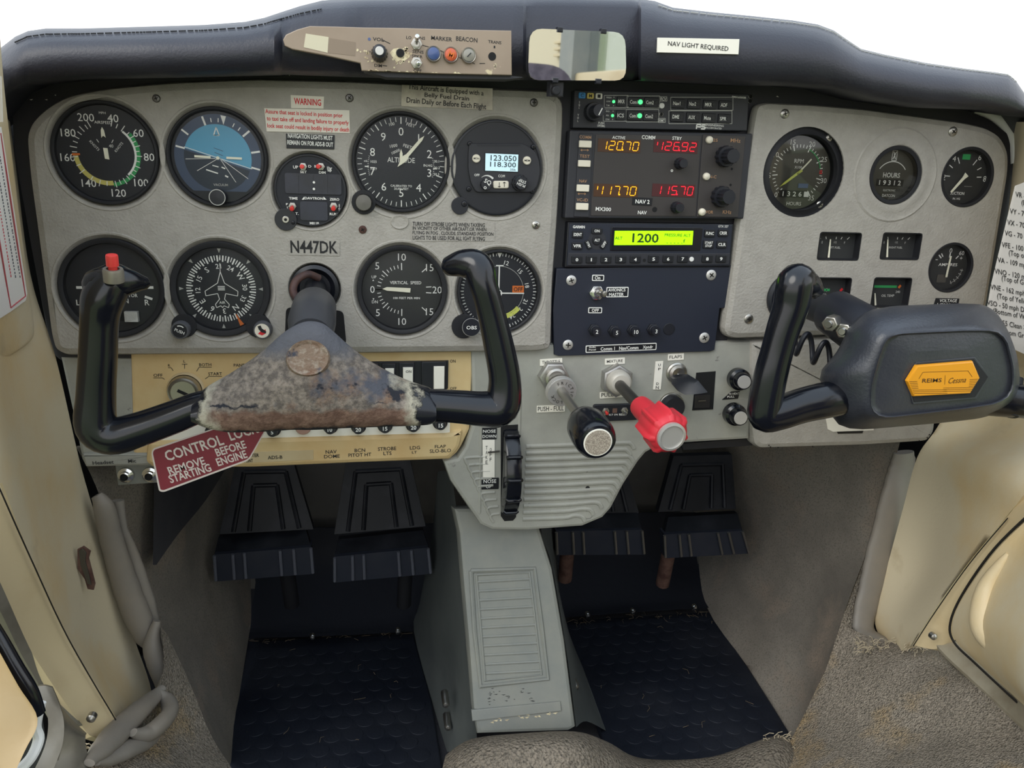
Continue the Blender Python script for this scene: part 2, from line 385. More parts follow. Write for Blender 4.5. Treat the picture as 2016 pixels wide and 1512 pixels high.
class T:
    def __init__(s, name, label, cat, px=None, Y=0, frame=None, group=None, kind=None):
        s.o = bpy.data.objects.new(name, None); COL.objects.link(s.o); s.o.empty_display_size = .02
        s.M = frame.copy() if frame else Matrix.Translation(pt(*px, Y)) @ PANEL.to_4x4()
        s.o.matrix_world = s.M; s.o.matrix_basis = s.M; s.o['label'] = label; s.o['category'] = cat
        if group: s.o['group'] = group
        if kind: s.o['kind'] = kind
        s.I = s.M.inverted(); s.c = s.I @ CAM; s.n = 0
    def l(s, px, py, w=0):
        d = s.I.to_3x3() @ ray(px, py); return tuple(s.c+d*((w-s.c.z)/d.z))
    def sc(s, px, py, w=0):
        a, b, c, d = (Vector(s.l(px+q[0], py+q[1], w)) for q in ((5, 0), (-5, 0), (0, 5), (0, -5))); return ((a-b).length*(c-d).length)**.5/10
    def part(s, name, parent=None): return MB(s, name, parent)
def single(name, label, cat, px=None, Y=0, frame=None, group=None, kind=None):
    """a thing that is one mesh: an MB in its own frame that is tagged when finished"""
    t = T(name, label, cat, px, Y, frame); bpy.data.objects.remove(t.o); mb = MB(t, name); t.o = None
    def fin(sharp=35):
        o = MB.done(mb, None, sharp); o.matrix_basis = t.M; o['label'] = label
        if kind: o['kind'] = kind
        if cat: o['category'] = cat
        if group: o['group'] = group
        return o
    mb.fin = fin; return mb
def world(name, label=None, cat=None, kind=None, group=None):
    return single(name, label or name, cat, frame=Matrix.Identity(4), kind=kind, group=group)
def grid(mb, rows, mat, k=5, thick=0, out=None):
    """smooth sheet through rows of world points; thick > 0 gives it a back at that distance along out"""
    A = [catmull(r, k) for r in rows]; C = [catmull(c, k) for c in zip(*A)]; nr = len(C[0]); nc = len(C)
    v = [C[j][i] for i in range(nr) for j in range(nc)]; f = [(i*nc+j, i*nc+j+1, (i+1)*nc+j+1, (i+1)*nc+j) for i in range(nr-1) for j in range(nc-1)]
    if thick:
        o = Vector(out).normalized()*thick; N = len(v); v = v+[p+o for p in v]; f += [tuple(a+N for a in reversed(q)) for q in f]
        edge = [j for j in range(nc)]+[i*nc+nc-1 for i in range(1, nr)]+[(nr-1)*nc+j for j in range(nc-2, -1, -1)]+[i*nc for i in range(nr-2, 0, -1)]
        f += [(edge[i], edge[(i+1) % len(edge)], edge[(i+1) % len(edge)]+N, edge[i]+N) for i in range(len(edge))]
    mb.add(v, f, mat)
def screw(t, px, py, rp, w, mat='steel', n=0, parent=None):
    p = t.part('screw', parent); a = p.l(px, py, w); r = rp*t.sc(px, py, w); p.lathe([(r, w-.0005), (r, w+.0004), (r*.8, w+.0011), (r*.35, w+.0014), (0, w+.0014)], mat, 20, a[0], a[1])
    for q in (0, 90): b = R(q+20+n*33); p.line((a[0]-r*.5*math.cos(b), a[1]-r*.5*math.sin(b)), (a[0]+r*.5*math.cos(b), a[1]+r*.5*math.sin(b)), r*.22, w+.00155, 'dark_gap')
    return p.done()
M('pad_vinyl', '#2c2f37', .36, spec=.65, bump=(420, .35, .0008), grain=('#3b3d44', 10, .45, .7))
M('rust_foam', '#7b6858', .9, bump=(350, 1, .002), grain=[('#6c4f3c', 45, .45, .62), ('#938778', 200, .5, .66), ('#3e4049', 60, .58, .64)])
M('black_gloss_worn', '#0e1118', .5, spec=.3, grain=('#23252c', 25, .45, .7))
M('pedal_rubber', '#262b37', .45, grain=('#2e313b', 30, .45, .7))
M('pedal_edge', '#5d606a', .3)
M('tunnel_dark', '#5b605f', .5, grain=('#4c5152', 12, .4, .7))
M('carpet_shaded', '#958b7d', .95, bump=(500, .9, .003), voro=(330, .8, .003), grain=[('#7b7367', 9, .4, .62), ('#6a645b', 300, .48, .66)], spec=.1)  # darker copy of carpet: shade on the hump is mixed into the colour
M('tape_old', '#cfc8ae', .5)
M('tape_tan', '#8a7a69', .5)
M('straw', '#6b5f4e', .8)
M('insulation', '#6e6b66', .85, bump=(30, .4, .003), grain=('#575550', 8, .4, .7))
M('collar_grey', '#3d3e42', .4)
M('rust_dark', '#4f3630', .6, grain=('#36282a', 60, .4, .6))
M('straw_light', '#b9ac93', .9)
# ---------------------------------------------------------------- the cabin shell and what lies outside
def struct(name, rows, mat, k=4, thick=.004, out=(0, 1, 0), label=None):
    w = world(name, label or name.replace('_', ' '), None, 'structure'); grid(w, rows, mat, k, thick, out); return w.fin()
g = world('ground', 'sunlit green grass outside', None, 'structure')
g.box(-40, -40, 40, 40, -1.05, -1.0, 'grass'); g.fin()
# floor under the footwells and seats
f = world('floor', 'cabin floor', None, 'structure'); f.box(-.50, -1.5, .60, .52, -.05, 0, 'carpet_dark'); f.fin()
w = world('wall_front', 'dark firewall behind the pedals', None, 'structure')
w.box(-.55, .46, .56, .50, -.05, .74, 'insulation'); w.fin()
w = world('wall_left', 'dark side skin behind the left trim', None, 'structure'); w.box(-.53, .01, -.50, .46, 0, .685, 'black_matte'); w.fin()
w = world('wall_side', 'dark side skin behind the right trim', None, 'structure'); w.box(.485, .02, .515, .46, 0, .70, 'black_matte'); w.fin()
# windshield
w = world('window_1', 'windshield', None, 'structure')
grid(w, [[Vector((x, .50-.22*abs(x)**2, .74)) for x in (-.62, -.3, 0, .3, .68)], [Vector((x, .22-.2*abs(x)**2, 1.0)) for x in (-.6, -.3, 0, .3, .66)], [Vector((x, -.08-.2*abs(x)**2, 1.22)) for x in (-.56, -.3, 0, .3, .62)]], 'windshield_glass', 4); w.fin()
# ---------------------------------------------------------------- glareshield
def interp(tab, x):
    for (a, *u), (b, *v) in zip(tab, tab[1:]):
        if a <= x <= b: t = (x-a)/(b-a); return [p+(q-p)*t for p, q in zip(u, v)]
    return tab[0][1:] if x < tab[0][0] else tab[-1][1:]
TOP = [(-60,150),(0,95),(30,72),(55,61),(90,56),(160,56),(268,53),(402,49),(482,43),(520,35),(553,24),(590,12),(634,1),(700,-4),(900,-8),(1100,-8),(1240,-5),(1289,2),(1325,15),(1402,24),(1476,31),(1560,40),(1610,48),(1642,60),(1668,78),(1695,96),(1740,107),(1824,124),(1900,135),(1958,142),(1985,146),(2001,160),(2016,182),(2050,260)]
BOT = [(-60,300),(0,215),(20,184),(54,166),(134,156),(268,153),(540,146),(700,152),(900,158),(1030,158),(1260,158),(1476,168),(1560,169),(1637,175),(1717,197),(1824,213),(1931,216),(2016,232),(2050,300)]
DEP = [(-60,.02),(40,.0),(300,-.008),(540,-.010),(556,.004),(690,.006),(705,.012),(1030,.012),(1036,.02),(1256,.02),(1262,-.004),(1600,-.004),(1680,-.002),(1900,0),(2050,.02)]
XS = sorted(set([a for a, _ in TOP]+[a for a, _ in BOT]+[a for a, _ in DEP]+list(range(0, 2017, 48))))
gs = T('glareshield', 'black padded vinyl glareshield arching over the whole instrument panel', 'glareshield', frame=Matrix.Identity(4))
mb = gs.part('padding'); sec = []
for x in XS:
    t = interp(TOP, x)[0]; b = interp(BOT, x)[0]; d = interp(DEP, x)[0]; h = b-t
    lift = 1 if 560 < x < 1660 else 0
    prof = []
    q = pt(x, b, -.030+d); prof.append(Vector((q.x, .03, q.z+.006))); prof.append(q)
    for u, y in ((.93, -.043), (.80, -.050), (.62, -.053), (.42, -.052), (.25, -.047), (.12, -.037), (.045, -.024), (0, -.006)):
        prof.append(pt(x, t+h*u, y+d*(1-max(0, .25-u)*3)))
    q = prof[-1]; prof.append(Vector((q.x, .06, q.z+.002))); prof.append(Vector((q.x, .40, q.z-.05)))
    sec.append(prof)
mb.add([p for s_ in sec for p in s_], [(i*12+j, (i+1)*12+j, (i+1)*12+j+1, i*12+j+1) for i in range(len(sec)-1) for j in range(11)], 'black_vinyl')
pad = mb.done(sharp=60)
for lo, hi, u, col in ((30, 640, 7, 'black_matte'), (1290, 2010, 8, 'grey_print')):
    mb = gs.part('seam', pad)
    path = []
    for s_, x in zip(sec, XS):
        if lo <= x <= hi: path.append(s_[u]+Vector((0, -.0006, .0004)))
    path = catmull(path, 3); n = 0
    for a, b in zip(path, path[1:]):
        m_ = a.lerp(b, .8); mb.tube([a, m_], .0004 if col != 'black_matte' else .0005, col, 5)
    mb.done('stitched seam')
# marker beacon plate let into the hood
Y = -.057
bp = T('marker_beacon_panel', 'beige metal marker beacon plate with chipped paint below the hood', 'control panel', (800, 95), Y)
mb = bp.part('plate')
out = [(557,78),(563,68),(585,58),(610,51),(660,52),(720,54),(800,55),(900,58),(1007,60),(1008,148),(860,145),(712,139),(709,124),(640,109),(575,97),(560,90)]
mb.poly(out, -.004, 0, 'beige_metal', .0006)
w = .0002
mb.poly([(602,66),(647,73),(645,104),(598,93)], 0, .0003, 'tape_old'); mb.poly([(649,75),(700,83),(699,110),(646,104)], 0, .0002, 'tape_tan')
for t_, b_ in (('VOL', (734,74,756,81)), ('DIM', (737,126,752,132)), ('LO', (800,71,810,77)), ('SENS', (812,99,834,105)), ('NS', (826,72,837,78)), ('SPKR', (811,108,832,114)), ('OFF', (814,136,830,142)), ('MARKER', (849,72,890,80)), ('BEACON', (898,73,940,82)), ('TRANS', (961,80,987,86)), ('1', (972,90,975,95)), ('2', (973,127,977,132)), ('FF', (720,100,730,105))):
    mb.txt(t_, *b_, w, 'black_print', rot=-1.5)
mb.disc(727, 77, 3, 0, w, 'lamp_blue')
for a in (((832,89),(846,93)), ((866,99),(878,105)), ((904,113),(915,118)), ((922,119),(935,126)), ((944,125),(955,125)), ((752,78),(768,86)), ((753,129),(762,130))): mb.pl(a, .0005, w, 'black_print')
rr = random.Random(3)
for i in range(46):
    x, y = rr.choice([(790,118),(795,112),(722,118),(720,105),(800,100),(787,125),(806,104)]); x += rr.gauss(0, 6); y += rr.gauss(0, 6)
    mb.flat([mb.l(x+rr.uniform(1, 3.4)*math.cos(k), y+rr.uniform(1, 3.4)*math.sin(k), w)[:2] for k in (0, 1.2, 2.4, 3.9, 5)], w+.00005, 'paint_chip')
for k in range(24):
    x = rr.uniform(715, 940); mb.flat([mb.l(x+a_, 139+(x-712)*.03+b_, w)[:2] for a_, b_ in ((0, 0), (rr.uniform(3, 14), .4), (4, -rr.uniform(1, 4)))], w, 'paint_chip')
mb.flat([mb.l(787+22*math.cos(a_)*rr.uniform(.6, 1), 108+17*math.sin(a_)*rr.uniform(.6, 1), w)[:2] for a_ in [k*.5 for k in range(12)]], w, 'paint_chip')
mb.done()
mb = bp.part('mounting_hole'); mb.disc(788, 104, 8.5, 0, .0012, 'dial_grey', .0004, 20, 'black_deep'); mb.done('empty hole ringed with bare chipped metal')
mb = bp.part('mounting_hole'); mb.disc(969, 111, 8, 0, .0003, 'black_deep'); mb.done('empty round hole')
mb = bp.part('volume_knob'); a = mb.l(747, 106, 0); s_ = bp.sc(747, 106)
mb.lathe([(17*s_, 0), (17*s_, .004), (14.5*s_, .009), (13*s_, .014), (9*s_, .0145)], 'black_plastic', 64, a[0], a[1], (12, .07, 0, 2)); mb.cyl(a[0], a[1], 8.5*s_, .0145, .0152, 'alu_face', .0003); mb.done()
def toggle(t, px, py, rn, w0, lx, ly, ln, r, mat='chrome', nutmat='steel', parent=None, tip=None, name='toggle_switch'):
    """hex nut, threaded collar and a bat lever leaning by (lx, ly)"""
    mb = t.part(name, parent); s_ = t.sc(px, py, w0); a = mb.l(px, py, w0); h = rn*s_*.35
    mb.slab(circle(a[0], a[1], rn*s_, 6), w0, w0+h, nutmat, h*.25); mb.lathe([(rn*s_*.72, w0+h), (rn*s_*.72, w0+h*2), (rn*s_*.5, w0+h*2.1), (rn*s_*.45, w0+h*1.4), (0, w0+h*1.4)], nutmat, 20, a[0], a[1]); o = mb.done()
    lv = t.part('lever', o); A = Vector((a[0], a[1], w0+h)); B = A+Vector((lx, ly, ln)); rr_ = r*s_
    lv.tube([A, A.lerp(B, .5), A.lerp(B, .85), A.lerp(B, .97), B], [rr_*.55, rr_*.75, rr_, rr_*.95, rr_*.5], mat, 14); lv.done(tip); return o
toggle(bp, 820, 87, 12, 0, 0, .004, .010, 4.5); toggle(bp, 820, 124, 12, 0, .001, -.002, .011, 4.5)
for px, py, mt, lb in ((853,107,'lamp_blue','blue lamp'), (887,109,'lamp_orange','orange lamp marked M'), (922,110,'lamp_clear','clear lamp')):
    mb = bp.part('indicator_lamp'); a = mb.l(px, py, 0); s_ = bp.sc(px, py)
    mb.lathe([(15.5*s_, 0), (15.5*s_, .003), (14*s_, .0038), (12*s_, .0034)], 'steel', 32, a[0], a[1]); o = mb.done(lb)
    mb = bp.part('lens', o); mb.lathe([(12.2*s_, .003), (11.5*s_, .0042), (7*s_, .0048), (0, .005)], mt, 32, a[0], a[1])
    if 'M' in lb: mb.text('M', a[0], a[1], 12*s_, None, .0053, 'orange_print', -20, .02)
    if 'clear' in lb: mb.line((a[0]-4*s_, a[1]-4*s_), (a[0]+4*s_, a[1]+4*s_), 2*s_, .0053, 'dial_grey')
    mb.done()
mb = bp.part('bracket'); mb.poly([(716,139),(1005,149),(1030,152),(1000,156),(760,152)], -.02, -.004, 'black_subpanel'); mb.done()
# mirror
mi = T('rear_view_mirror', 'small rounded rear view mirror clipped into the glareshield beside the beacon plate', 'mirror', (1138, 108), -.052)
mi.M = mi.M @ Matrix.Rotation(R(2), 4, 'X') @ Matrix.Rotation(R(7), 4, 'Y'); mi.o.matrix_basis = mi.M; mi.I = mi.M.inverted(); mi.c = mi.I @ CAM
mp = [(1042,56),(1230,64),(1232,159),(1038,158)]
mb = mi.part('backing'); mb.poly(mp, -.006, -.0003, 'black_matte', r=.011); mb.done()
mb = mi.part('mirror_glass'); p_ = rpoly(mb.P(mp), .010); mb.slab(p_, -.0002, .0012, 'mirror'); mb.done()
for x, y in ((1103,58),(1189,61),(1094,158),(1179,160)):
    mb = mi.part('clip'); mb.rect(x-5, y-5, x+6, y+5, -.002, .0028, 'black_plastic', .0006); mb.done()
mb = mi.part('hinge'); mb.rect(1083, 160, 1110, 190, -.012, -.004, 'black_subpanel', .001); mb.disc(1096, 178, 9, -.004, .0005, 'black_matte', .001); mb.done()
# placard on the hood
pc = single('placard', 'white placard reading NAV LIGHT REQUIRED on the right of the glareshield', 'placard', (1375, 92), -.0585)
pc.poly([(1295,74),(1456,77),(1454,107),(1294,103)], -.0012, .0004, 'label_white', .0002); pc.txt('NAV LIGHT REQUIRED', 1315, 86, 1435, 97, .0006, 'black_print', rot=-1.3); pc.fin()
# ---------------------------------------------------------------- panels
sub = single('backing_panel', 'black metal sub panel showing around the grey instrument panels', 'panel', (1000, 400), .014)
o_ = [(22,184),(60,160),(134,148),(268,144),(540,138),(1100,150),(1480,160),(1640,168),(1717,190),(1824,206),(1900,215),(1950,236),(1992,270),(2002,330),(1946,636),(1438,652),(1424,688),(1085,705),(120,712),(100,690),(60,480),(28,300)]
sub.poly(o_, -.006, 0, 'black_subpanel', .0005, r=.006)
for x, y in ((58,196),(95,158),(150,155),(107,187),(88,196),(1528,190),(1640,190),(1660,186),(1676,189),(1724,196)): sub.flat([sub.l(x+a_, y+b_, .0003)[:2] for a_, b_ in ((0, 0), (rr.uniform(2, 9), rr.uniform(-2, 0)), (rr.uniform(3, 6), 1.5))], .0003, 'label_white')
for x, y in ((1478,190),(1477,199)): sub.disc(x, y, 4.5, 0, .001, 'steel', .0003, 16, 'black_deep')
sub.fin()
LG = [(207,302,104),(428,310,99),(790,322,98),(978,331,92),(220,568,101),(434,570,96),(792,572,88),(983,575,82),(611,375,72)]
lp = T('instrument_panel', 'grey textured left instrument panel holding the round flight gauges', 'instrument panel', (580, 430), 0)
mb = lp.part('overlay')
out = mb.P([(47,268),(56,242),(82,214),(126,187),(200,172),(330,160),(500,153),(700,158),(960,172),(1086,177),(1111,196),(1111,240),(1100,430),(1090,560),(1087,688),(1060,694),(600,699),(125,702),(104,690),(96,660),(75,500),(53,340)])
out = rpoly(out, .012, 3); hs = []; ds = []
for x, y, r in LG: a = mb.l(x, y); s_ = lp.sc(x, y)*r; hs.append(circle(a[0], a[1], s_*1.13)); ds.append((a, s_))
for x, y in ((620,568),): a = mb.l(x, y); s_ = lp.sc(x, y)*48; hs.append(circle(a[0], a[1], s_*1.12)); ds.append((a, s_))
mb.plate(out, hs, -.014, 0, 'panel_grey', .007)
for a, s_ in ds: mb.lathe([(s_*1.13, 0), (s_*1.11, .0005), (s_*1.075, .0003), (s_*.99, -.0042), (s_*.99, -.014)], 'panel_grey', 48, a[0], a[1], None, False)
mb.rings([[(q[0], q[1], .0014*k_) for q in mb.P([(787+19*f_*math.cos(t_), 437+15*f_*math.sin(t_)) for t_ in [i*.4 for i in range(16)]])] for f_, k_ in ((1, 0), (.9, .7), (.6, .3))], 'panel_grey')
mb.pl([(737,332),(741,334),(745,333),(750,335)], .0004, .0002, 'dark_gap'); mb.pl([(876,326),(882,328),(890,327)], .0006, .0002, 'dark_gap')
ov = mb.done()
for k_, (x, y, mt) in enumerate(((308,194,'steel_dark'),(688,193,'steel_dark'),(1051,202,'steel_dark'),(714,452,'rust'),(1055,443,'steel'))): screw(lp, x, y, 8, .0003, mt, k_)
mb = lp.part('column_opening'); mb.poly([(563,606),(600,603),(676,613),(682,678),(560,680)], -.004, .0006, 'black_deep', .0004, r=.004); mb.done('black slot below the control column')
mb = lp.part('column_boot'); a = mb.l(620, 568); s_ = lp.sc(620, 568); mb.lathe([(47*s_, -.003), (47*s_, .002), (40*s_, .0035), (30*s_, -.003), (0, -.006)], 'black_plastic', 40, a[0], a[1]); mb.done('black round collar')
rp = T('instrument_panel', 'grey right instrument panel with tachometer, fuel and oil gauges', 'instrument panel', (1700, 430), 0)
mb = rp.part('overlay')
out = mb.P([(1487,232),(1493,207),(1510,201),(1600,205),(1700,213),(1790,225),(1900,240),(1948,251),(1975,268),(1990,300),(1989,340),(1946,600),(1938,640),(1925,651),(1450,668),(1432,664),(1425,650)])
out = rpoly(out, .008, 3); hs = []; RH = []
for x, y, r in ((1583,340,84),(1763,345,54),(1905,349,55),(1872,527,46)): a = mb.l(x, y); s_ = rp.sc(x, y)*r; hs.append(circle(a[0], a[1], s_*(1 if r != 54 else 1.0))); RH.append((a, s_))
RQ = [(1611,457,1694,513),(1735,458,1813,512),(1596,546,1674,606),(1717,546,1792,606)]
for x0, y0, x1, y1 in RQ:
    A = mb.l((x0+x1)/2, (y0+y1)/2); b_ = mb.l(x0, (y0+y1)/2); c_ = mb.l(x1, (y0+y1)/2); d_ = mb.l((x0+x1)/2, y0); e_ = mb.l((x0+x1)/2, y1)
    hs.append(rpoly([(b_[0], e_[1]), (c_[0], e_[1]), (c_[0], d_[1]), (b_[0], d_[1])], .003))
mb.plate(out, hs, -.012, 0, 'panel_grey', .006)
a, s_ = RH[1]; mb.lathe([(s_*1.62, .0001), (s_*1.56, .0009), (s_*1.5, .0003), (s_*1.3, .0007), (s_*1.18, .0016), (s_*1.02, .0008), (s_*1.0, -.004)], 'panel_grey', 48, a[0], a[1], None, False)
mb.done()
for k_, (x, y) in enumerate(((1545,224),(1876,259),(1474,628))): screw(rp, x, y, 9, .0003, 'steel', k_)
mb = rp.part('column_boot'); a = mb.l(1556, 586); s_ = rp.sc(1556, 586); mb.lathe([(48*s_, 0), (48*s_, .003), (42*s_, .0045), (24*s_, .002), (0, .001)], 'black_plastic', 40, a[0], a[1]); mb.done('black round collar')
gb = single('lower_panel', 'light grey lower right panel under the right control yoke', 'panel', (1660, 780), .004)
gb.poly([(1478,672),(1480,850),(1484,876),(1496,885),(1700,879),(1828,871),(1842,852),(1862,655)], -.03, 0, 'panel_grey', .006, r=.006)
for x, y in ((1514,877),(1532,881),(1517,880),(1600,879),(1826,862),(1818,868),(1830,856),(1810,868)): gb.disc(x, y, 1.3, 0, .0003, 'dark_gap', 0, 6)
gb.poly([(1625,818),(1630,845),(1640,850),(1720,847),(1720,815)], 0, .0006, 'label_white'); gb.poly([(1648,850),(1700,848),(1698,853),(1650,854)], 0, .0005, 'dark_gap'); gb.fin()
# lower centre panel and pedestal
cp = T('pedestal', 'grey lower centre panel with throttle and mixture, tapering into a ribbed pedestal', 'control panel', (1150, 850), .008)
mb = cp.part('sheet')
out = [(926,680),(931,830),(915,880),(900,902),(872,908),(886,947),(945,1033),(969,1044),(1040,1045),(1147,1037),(1187,1020),(1204,1001),(1228,955),(1257,910),(1272,892),(1292,881),(1345,873),(1476,865),(1482,672)]
mb.poly(out, -.02, 0, 'lower_grey', .0035)
for k_ in range(12):
    y = 876+13.0*k_; xr = 1262-7.6*k_-(14 if k_ < 2 else 0)-max(0, k_-8)*9; xl = 1036-k_*.6
    pth = [mb.l(x, yy, 0) for x, yy in ((xl, y+3), (xl+80, y+.5), (xr-22, y-4), (xr-6, y-2), (xr, y+7))]
    pth = [Vector((p[0], p[1], -.0013)) for p in catmull([Vector((p[0], p[1], 0)) for p in pth], 4)]; mb.tube(pth, .0028, 'lower_grey', 10)
for k_ in range(9):
    y = 904+14*k_; x = 912+k_*6.2; pth = [(x+22+max(0, 24-k_*3), y-5), (x+8, y-3), (x+4, y+2), (x+10, y+12)]
    pth = [Vector((mb.l(a_, b_)[0], mb.l(a_, b_)[1], -.0006)) for a_, b_ in pth]; mb.tube(catmull(pth, 4), .0018, 'lower_grey', 8)
for x0, x1 in ((948, 944), (1024, 1018)):
    pth = [Vector((mb.l(x0+(x1-x0)*i/5, 790+i*44)[0], mb.l(x0, 790+i*44)[1], -.0007)) for i in range(6)]; mb.tube(pth, .0018, 'lower_grey', 8)
for x, y in ((1157,961),(1156,1003)): mb.disc(x, y, 4, 0, .0004, 'black_deep', 0, 12)
mb.pl([(1144,1016),(1147,1021),(1162,1021),(1166,1016)], .0003, .0003, 'dark_gap')
mb.poly([(1371,734),(1409,731),(1404,806),(1363,808)], 0, .0005, 'black_deep')
mb.poly([(1340,874),(1478,863),(1482,877),(1346,886)], -.022, -.012, 'black_plastic')
mb.poly([(986,838),(1020,836),(1016,1018),(1010,1025),(993,1026),(986,1016)], 0, .0005, 'black_deep')
mb.done()
def lab(name, text, cat, box, Y, poly=None, mat='label_white', ink='black_print', rot=3, tb=None, th=.0005, bold=.006, border=None, shear=0):
    """a stuck-on placard: thin slab with lettering; box in pixels"""
    x0, y0, x1, y1 = box; s = single('placard', name, cat, ((x0+x1)/2, (y0+y1)/2), Y)
    if poly: s.poly(poly, -.0002, th, mat, .0001)
    else:
        a = s.l(x0, (y0+y1)/2); b = s.l(x1, (y0+y1)/2); c = s.l((x0+x1)/2, y0); d = s.l((x0+x1)/2, y1); s.at(rz=rot); hw, hh = abs(b[0]-a[0])/2, abs(c[1]-d[1])/2; s.box(-hw, -hh, hw, hh, -.0002, th, mat, .0001, hh*.12)
        if border: s.lines([(-hw*.97, -hh*.9), (hw*.97, -hh*.9), (hw*.97, hh*.9), (-hw*.97, hh*.9), (-hw*.97, -hh*.9)], border, th+.0001, ink)
        s.xf = None
    for t_, b_ in (text if isinstance(text, list) else [(text, tb or (x0+(x1-x0)*.1, y0+(y1-y0)*.27, x1-(x1-x0)*.1, y1-(y1-y0)*.27))]): s.txt(t_, *b_, th+.0002, ink, rot, bold, shear)
    return s.fin()
PY = .0078
lab('small white THROTTLE placard above the throttle nut', 'THROTTLE', 'placard', (1063,706,1107,719), PY)
lab('small white MIXTURE placard above the mixture nut', 'MIXTURE', 'placard', (1191,705,1230,717), PY)
lab('small white FLAPS placard above the flap switch', 'FLAPS', 'placard', (1315,696,1346,709), PY)
lab('small white PULL placard below the mixture nut', [('PULL -', (1184,773,1214,781))], 'placard', (1181,771,1230,783), PY)
lab('small white PUSH FULL placard below the throttle disc', [('PUSH - FULL', (1059,800,1110,809))], 'placard', (1057,798,1112,811), PY, rot=1)
lab('tall white placard with UP and DN beside the flap switch', [('U', (1296,716,1301,721)), ('P', (1296,724,1301,729)), ('D', (1292,753,1297,758)), ('N', (1291,760,1297,766))], 'placard', (1286,712,1306,767), PY, poly=[(1291,712),(1306,711),(1301,767),(1286,767)])
lab('torn black CABIN HEAT PULL placard between the two right knobs', [('N HEAT', (1436,773,1456,777)), ('PULL', (1432,779,1446,783))], 'placard', (1422,770,1457,786), PY, poly=[(1440,771),(1457,770),(1453,785),(1422,787)], mat='label_black', ink='white_print', rot=2)
lab('small orange sticker behind the throttle knob', [], 'sticker', (1122,820,1145,840), PY, mat='orange_print')
lab('black NOSE DOWN placard above the trim scale', [('NOSE', (951,846,976,852)), ('DOWN', (950,856,977,862))], 'placard', (945,842,978,865), PY, mat='label_black', ink='white_print', rot=0)
lab('black NOSE UP placard below the trim scale', [('NOSE', (952,944,977,951)), ('UP', (957,955,968,961))], 'placard', (948,941,982,963), PY, mat='label_black', ink='white_print', rot=0)
# ---------------------------------------------------------------- round instruments
def gauge(name, label, px, py, rp, cat='gauge', depth=.003, face='dial_black', glass='glass', rim=.93, rimmat='black_matte', out=.0012, Y=0):
    t = T(name, label, cat, (px, py), Y); t.r = t.sc(px, py)*rp; r = t.r
    mb = t.part('bezel'); mb.lathe([(r, -depth-.006), (r, out*.4), (r*.985, out), (r*.955, out), (r*rim, out*.2), (r*rim*.985, -depth)], rimmat, 64, 0, 0, None, False); mb.done()
    d = t.part('dial_face'); d.cyl(0, 0, r*rim*.99, -depth-.002, -depth, face, 0, 64); d.w = -depth+.0003; d.r = r
    t.glass = glass; t.gz = out*.2; t.rim = rim
    return t, d
def fin(t, d):
    d.done()
    if t.glass:
        g = t.part('glass'); r = t.r*t.rim*.985; g.lathe([(r, t.gz-.0006), (r*.6, t.gz+.0002), (0, t.gz+.0004)], t.glass, 48, 0, 0, None, False); g.done()
def pol(d, ang, r): a = R(ang); return d.r*r*math.sin(a), d.r*r*math.cos(a)
def num(d, s, ang, r, h, mat='white_print', rot=0, bold=.0, wd=None): x, y = pol(d, ang, r); d.text(s, x, y, h*d.r, wd*d.r if wd else None, d.w, mat, rot, bold)
def tk(d, ang, r0, r1, th, mat='white_print', dw=0): d.tick(0, 0, ang, r0*d.r, r1*d.r, th*d.r, d.w+dw, mat)
def needle(t, name, pts, w, mat, thick=.0006):
    n = t.part(name); n.slab([(x*t.r, y*t.r) for x, y in pts], w, w+thick, mat, .0001); return n.done()
def turn(pts, ang): c, s = math.cos(R(-ang)), math.sin(R(-ang)); return [(x*c-y*s, x*s+y*c) for x, y in pts]
# airspeed
t, d = gauge('airspeed_indicator', 'round airspeed indicator with green and yellow arcs at the panel top left corner', 207, 302, 104)
for s_, a, r in (('40',15.5,.70),('60',57,.76),('80',93,.80),('100',132,.82),('120',168,.78),('140',213,.70),('160',262,.73),('180',299,.76),('200',335,.74)): num(d, s_, a, r, .15, bold=.002)
num(d, 'MPH', 0, .77, .045); num(d, 'AIRSPEED', 0, .59, .055, wd=.33); num(d, 'KNOTS', 305, .25, .05, rot=-50); num(d, 'KNOTS', 62, .28, .05, rot=50); num(d, '40', 35, .18, .06)
d.ring(0, 0, .53*d.r, .57*d.r, d.w, 'white_print', 38, 137); d.ring(0, 0, .572*d.r, .645*d.r, d.w, 'green_print', 50, 172); d.ring(0, 0, .53*d.r, .62*d.r, d.w, 'yellow_print', 172, 264)
d.ring(0, 0, .49*d.r, .64*d.r, d.w+.0001, 'orange_print', 264.5, 268.5)
for i, a in enumerate((15,25,36,48,57,66,75,84,93,103,113,122,131,141,150,159,168,184,197,213,233,246,262,271,280,290,299,309,318,327,334)): tk(d, a, .54, .67 if i % 2 == 0 else .63, .016, dw=.0001)
tk(d, 330, .24, .31, .012); tk(d, 30, .24, .31, .012)
fin(t, d)
needle(t, 'pointer', turn([(-.012,.33),(-.04,.30),(-.03,.44),(0,.50),(.03,.44),(.04,.30),(.012,.33)], -3), -.0022, 'needle_white')
needle(t, 'pointer_hub', turn([(-.035,-.10),(.045,-.12),(.045,.10),(-.035,.11)], -4), -.0022, 'needle_white')
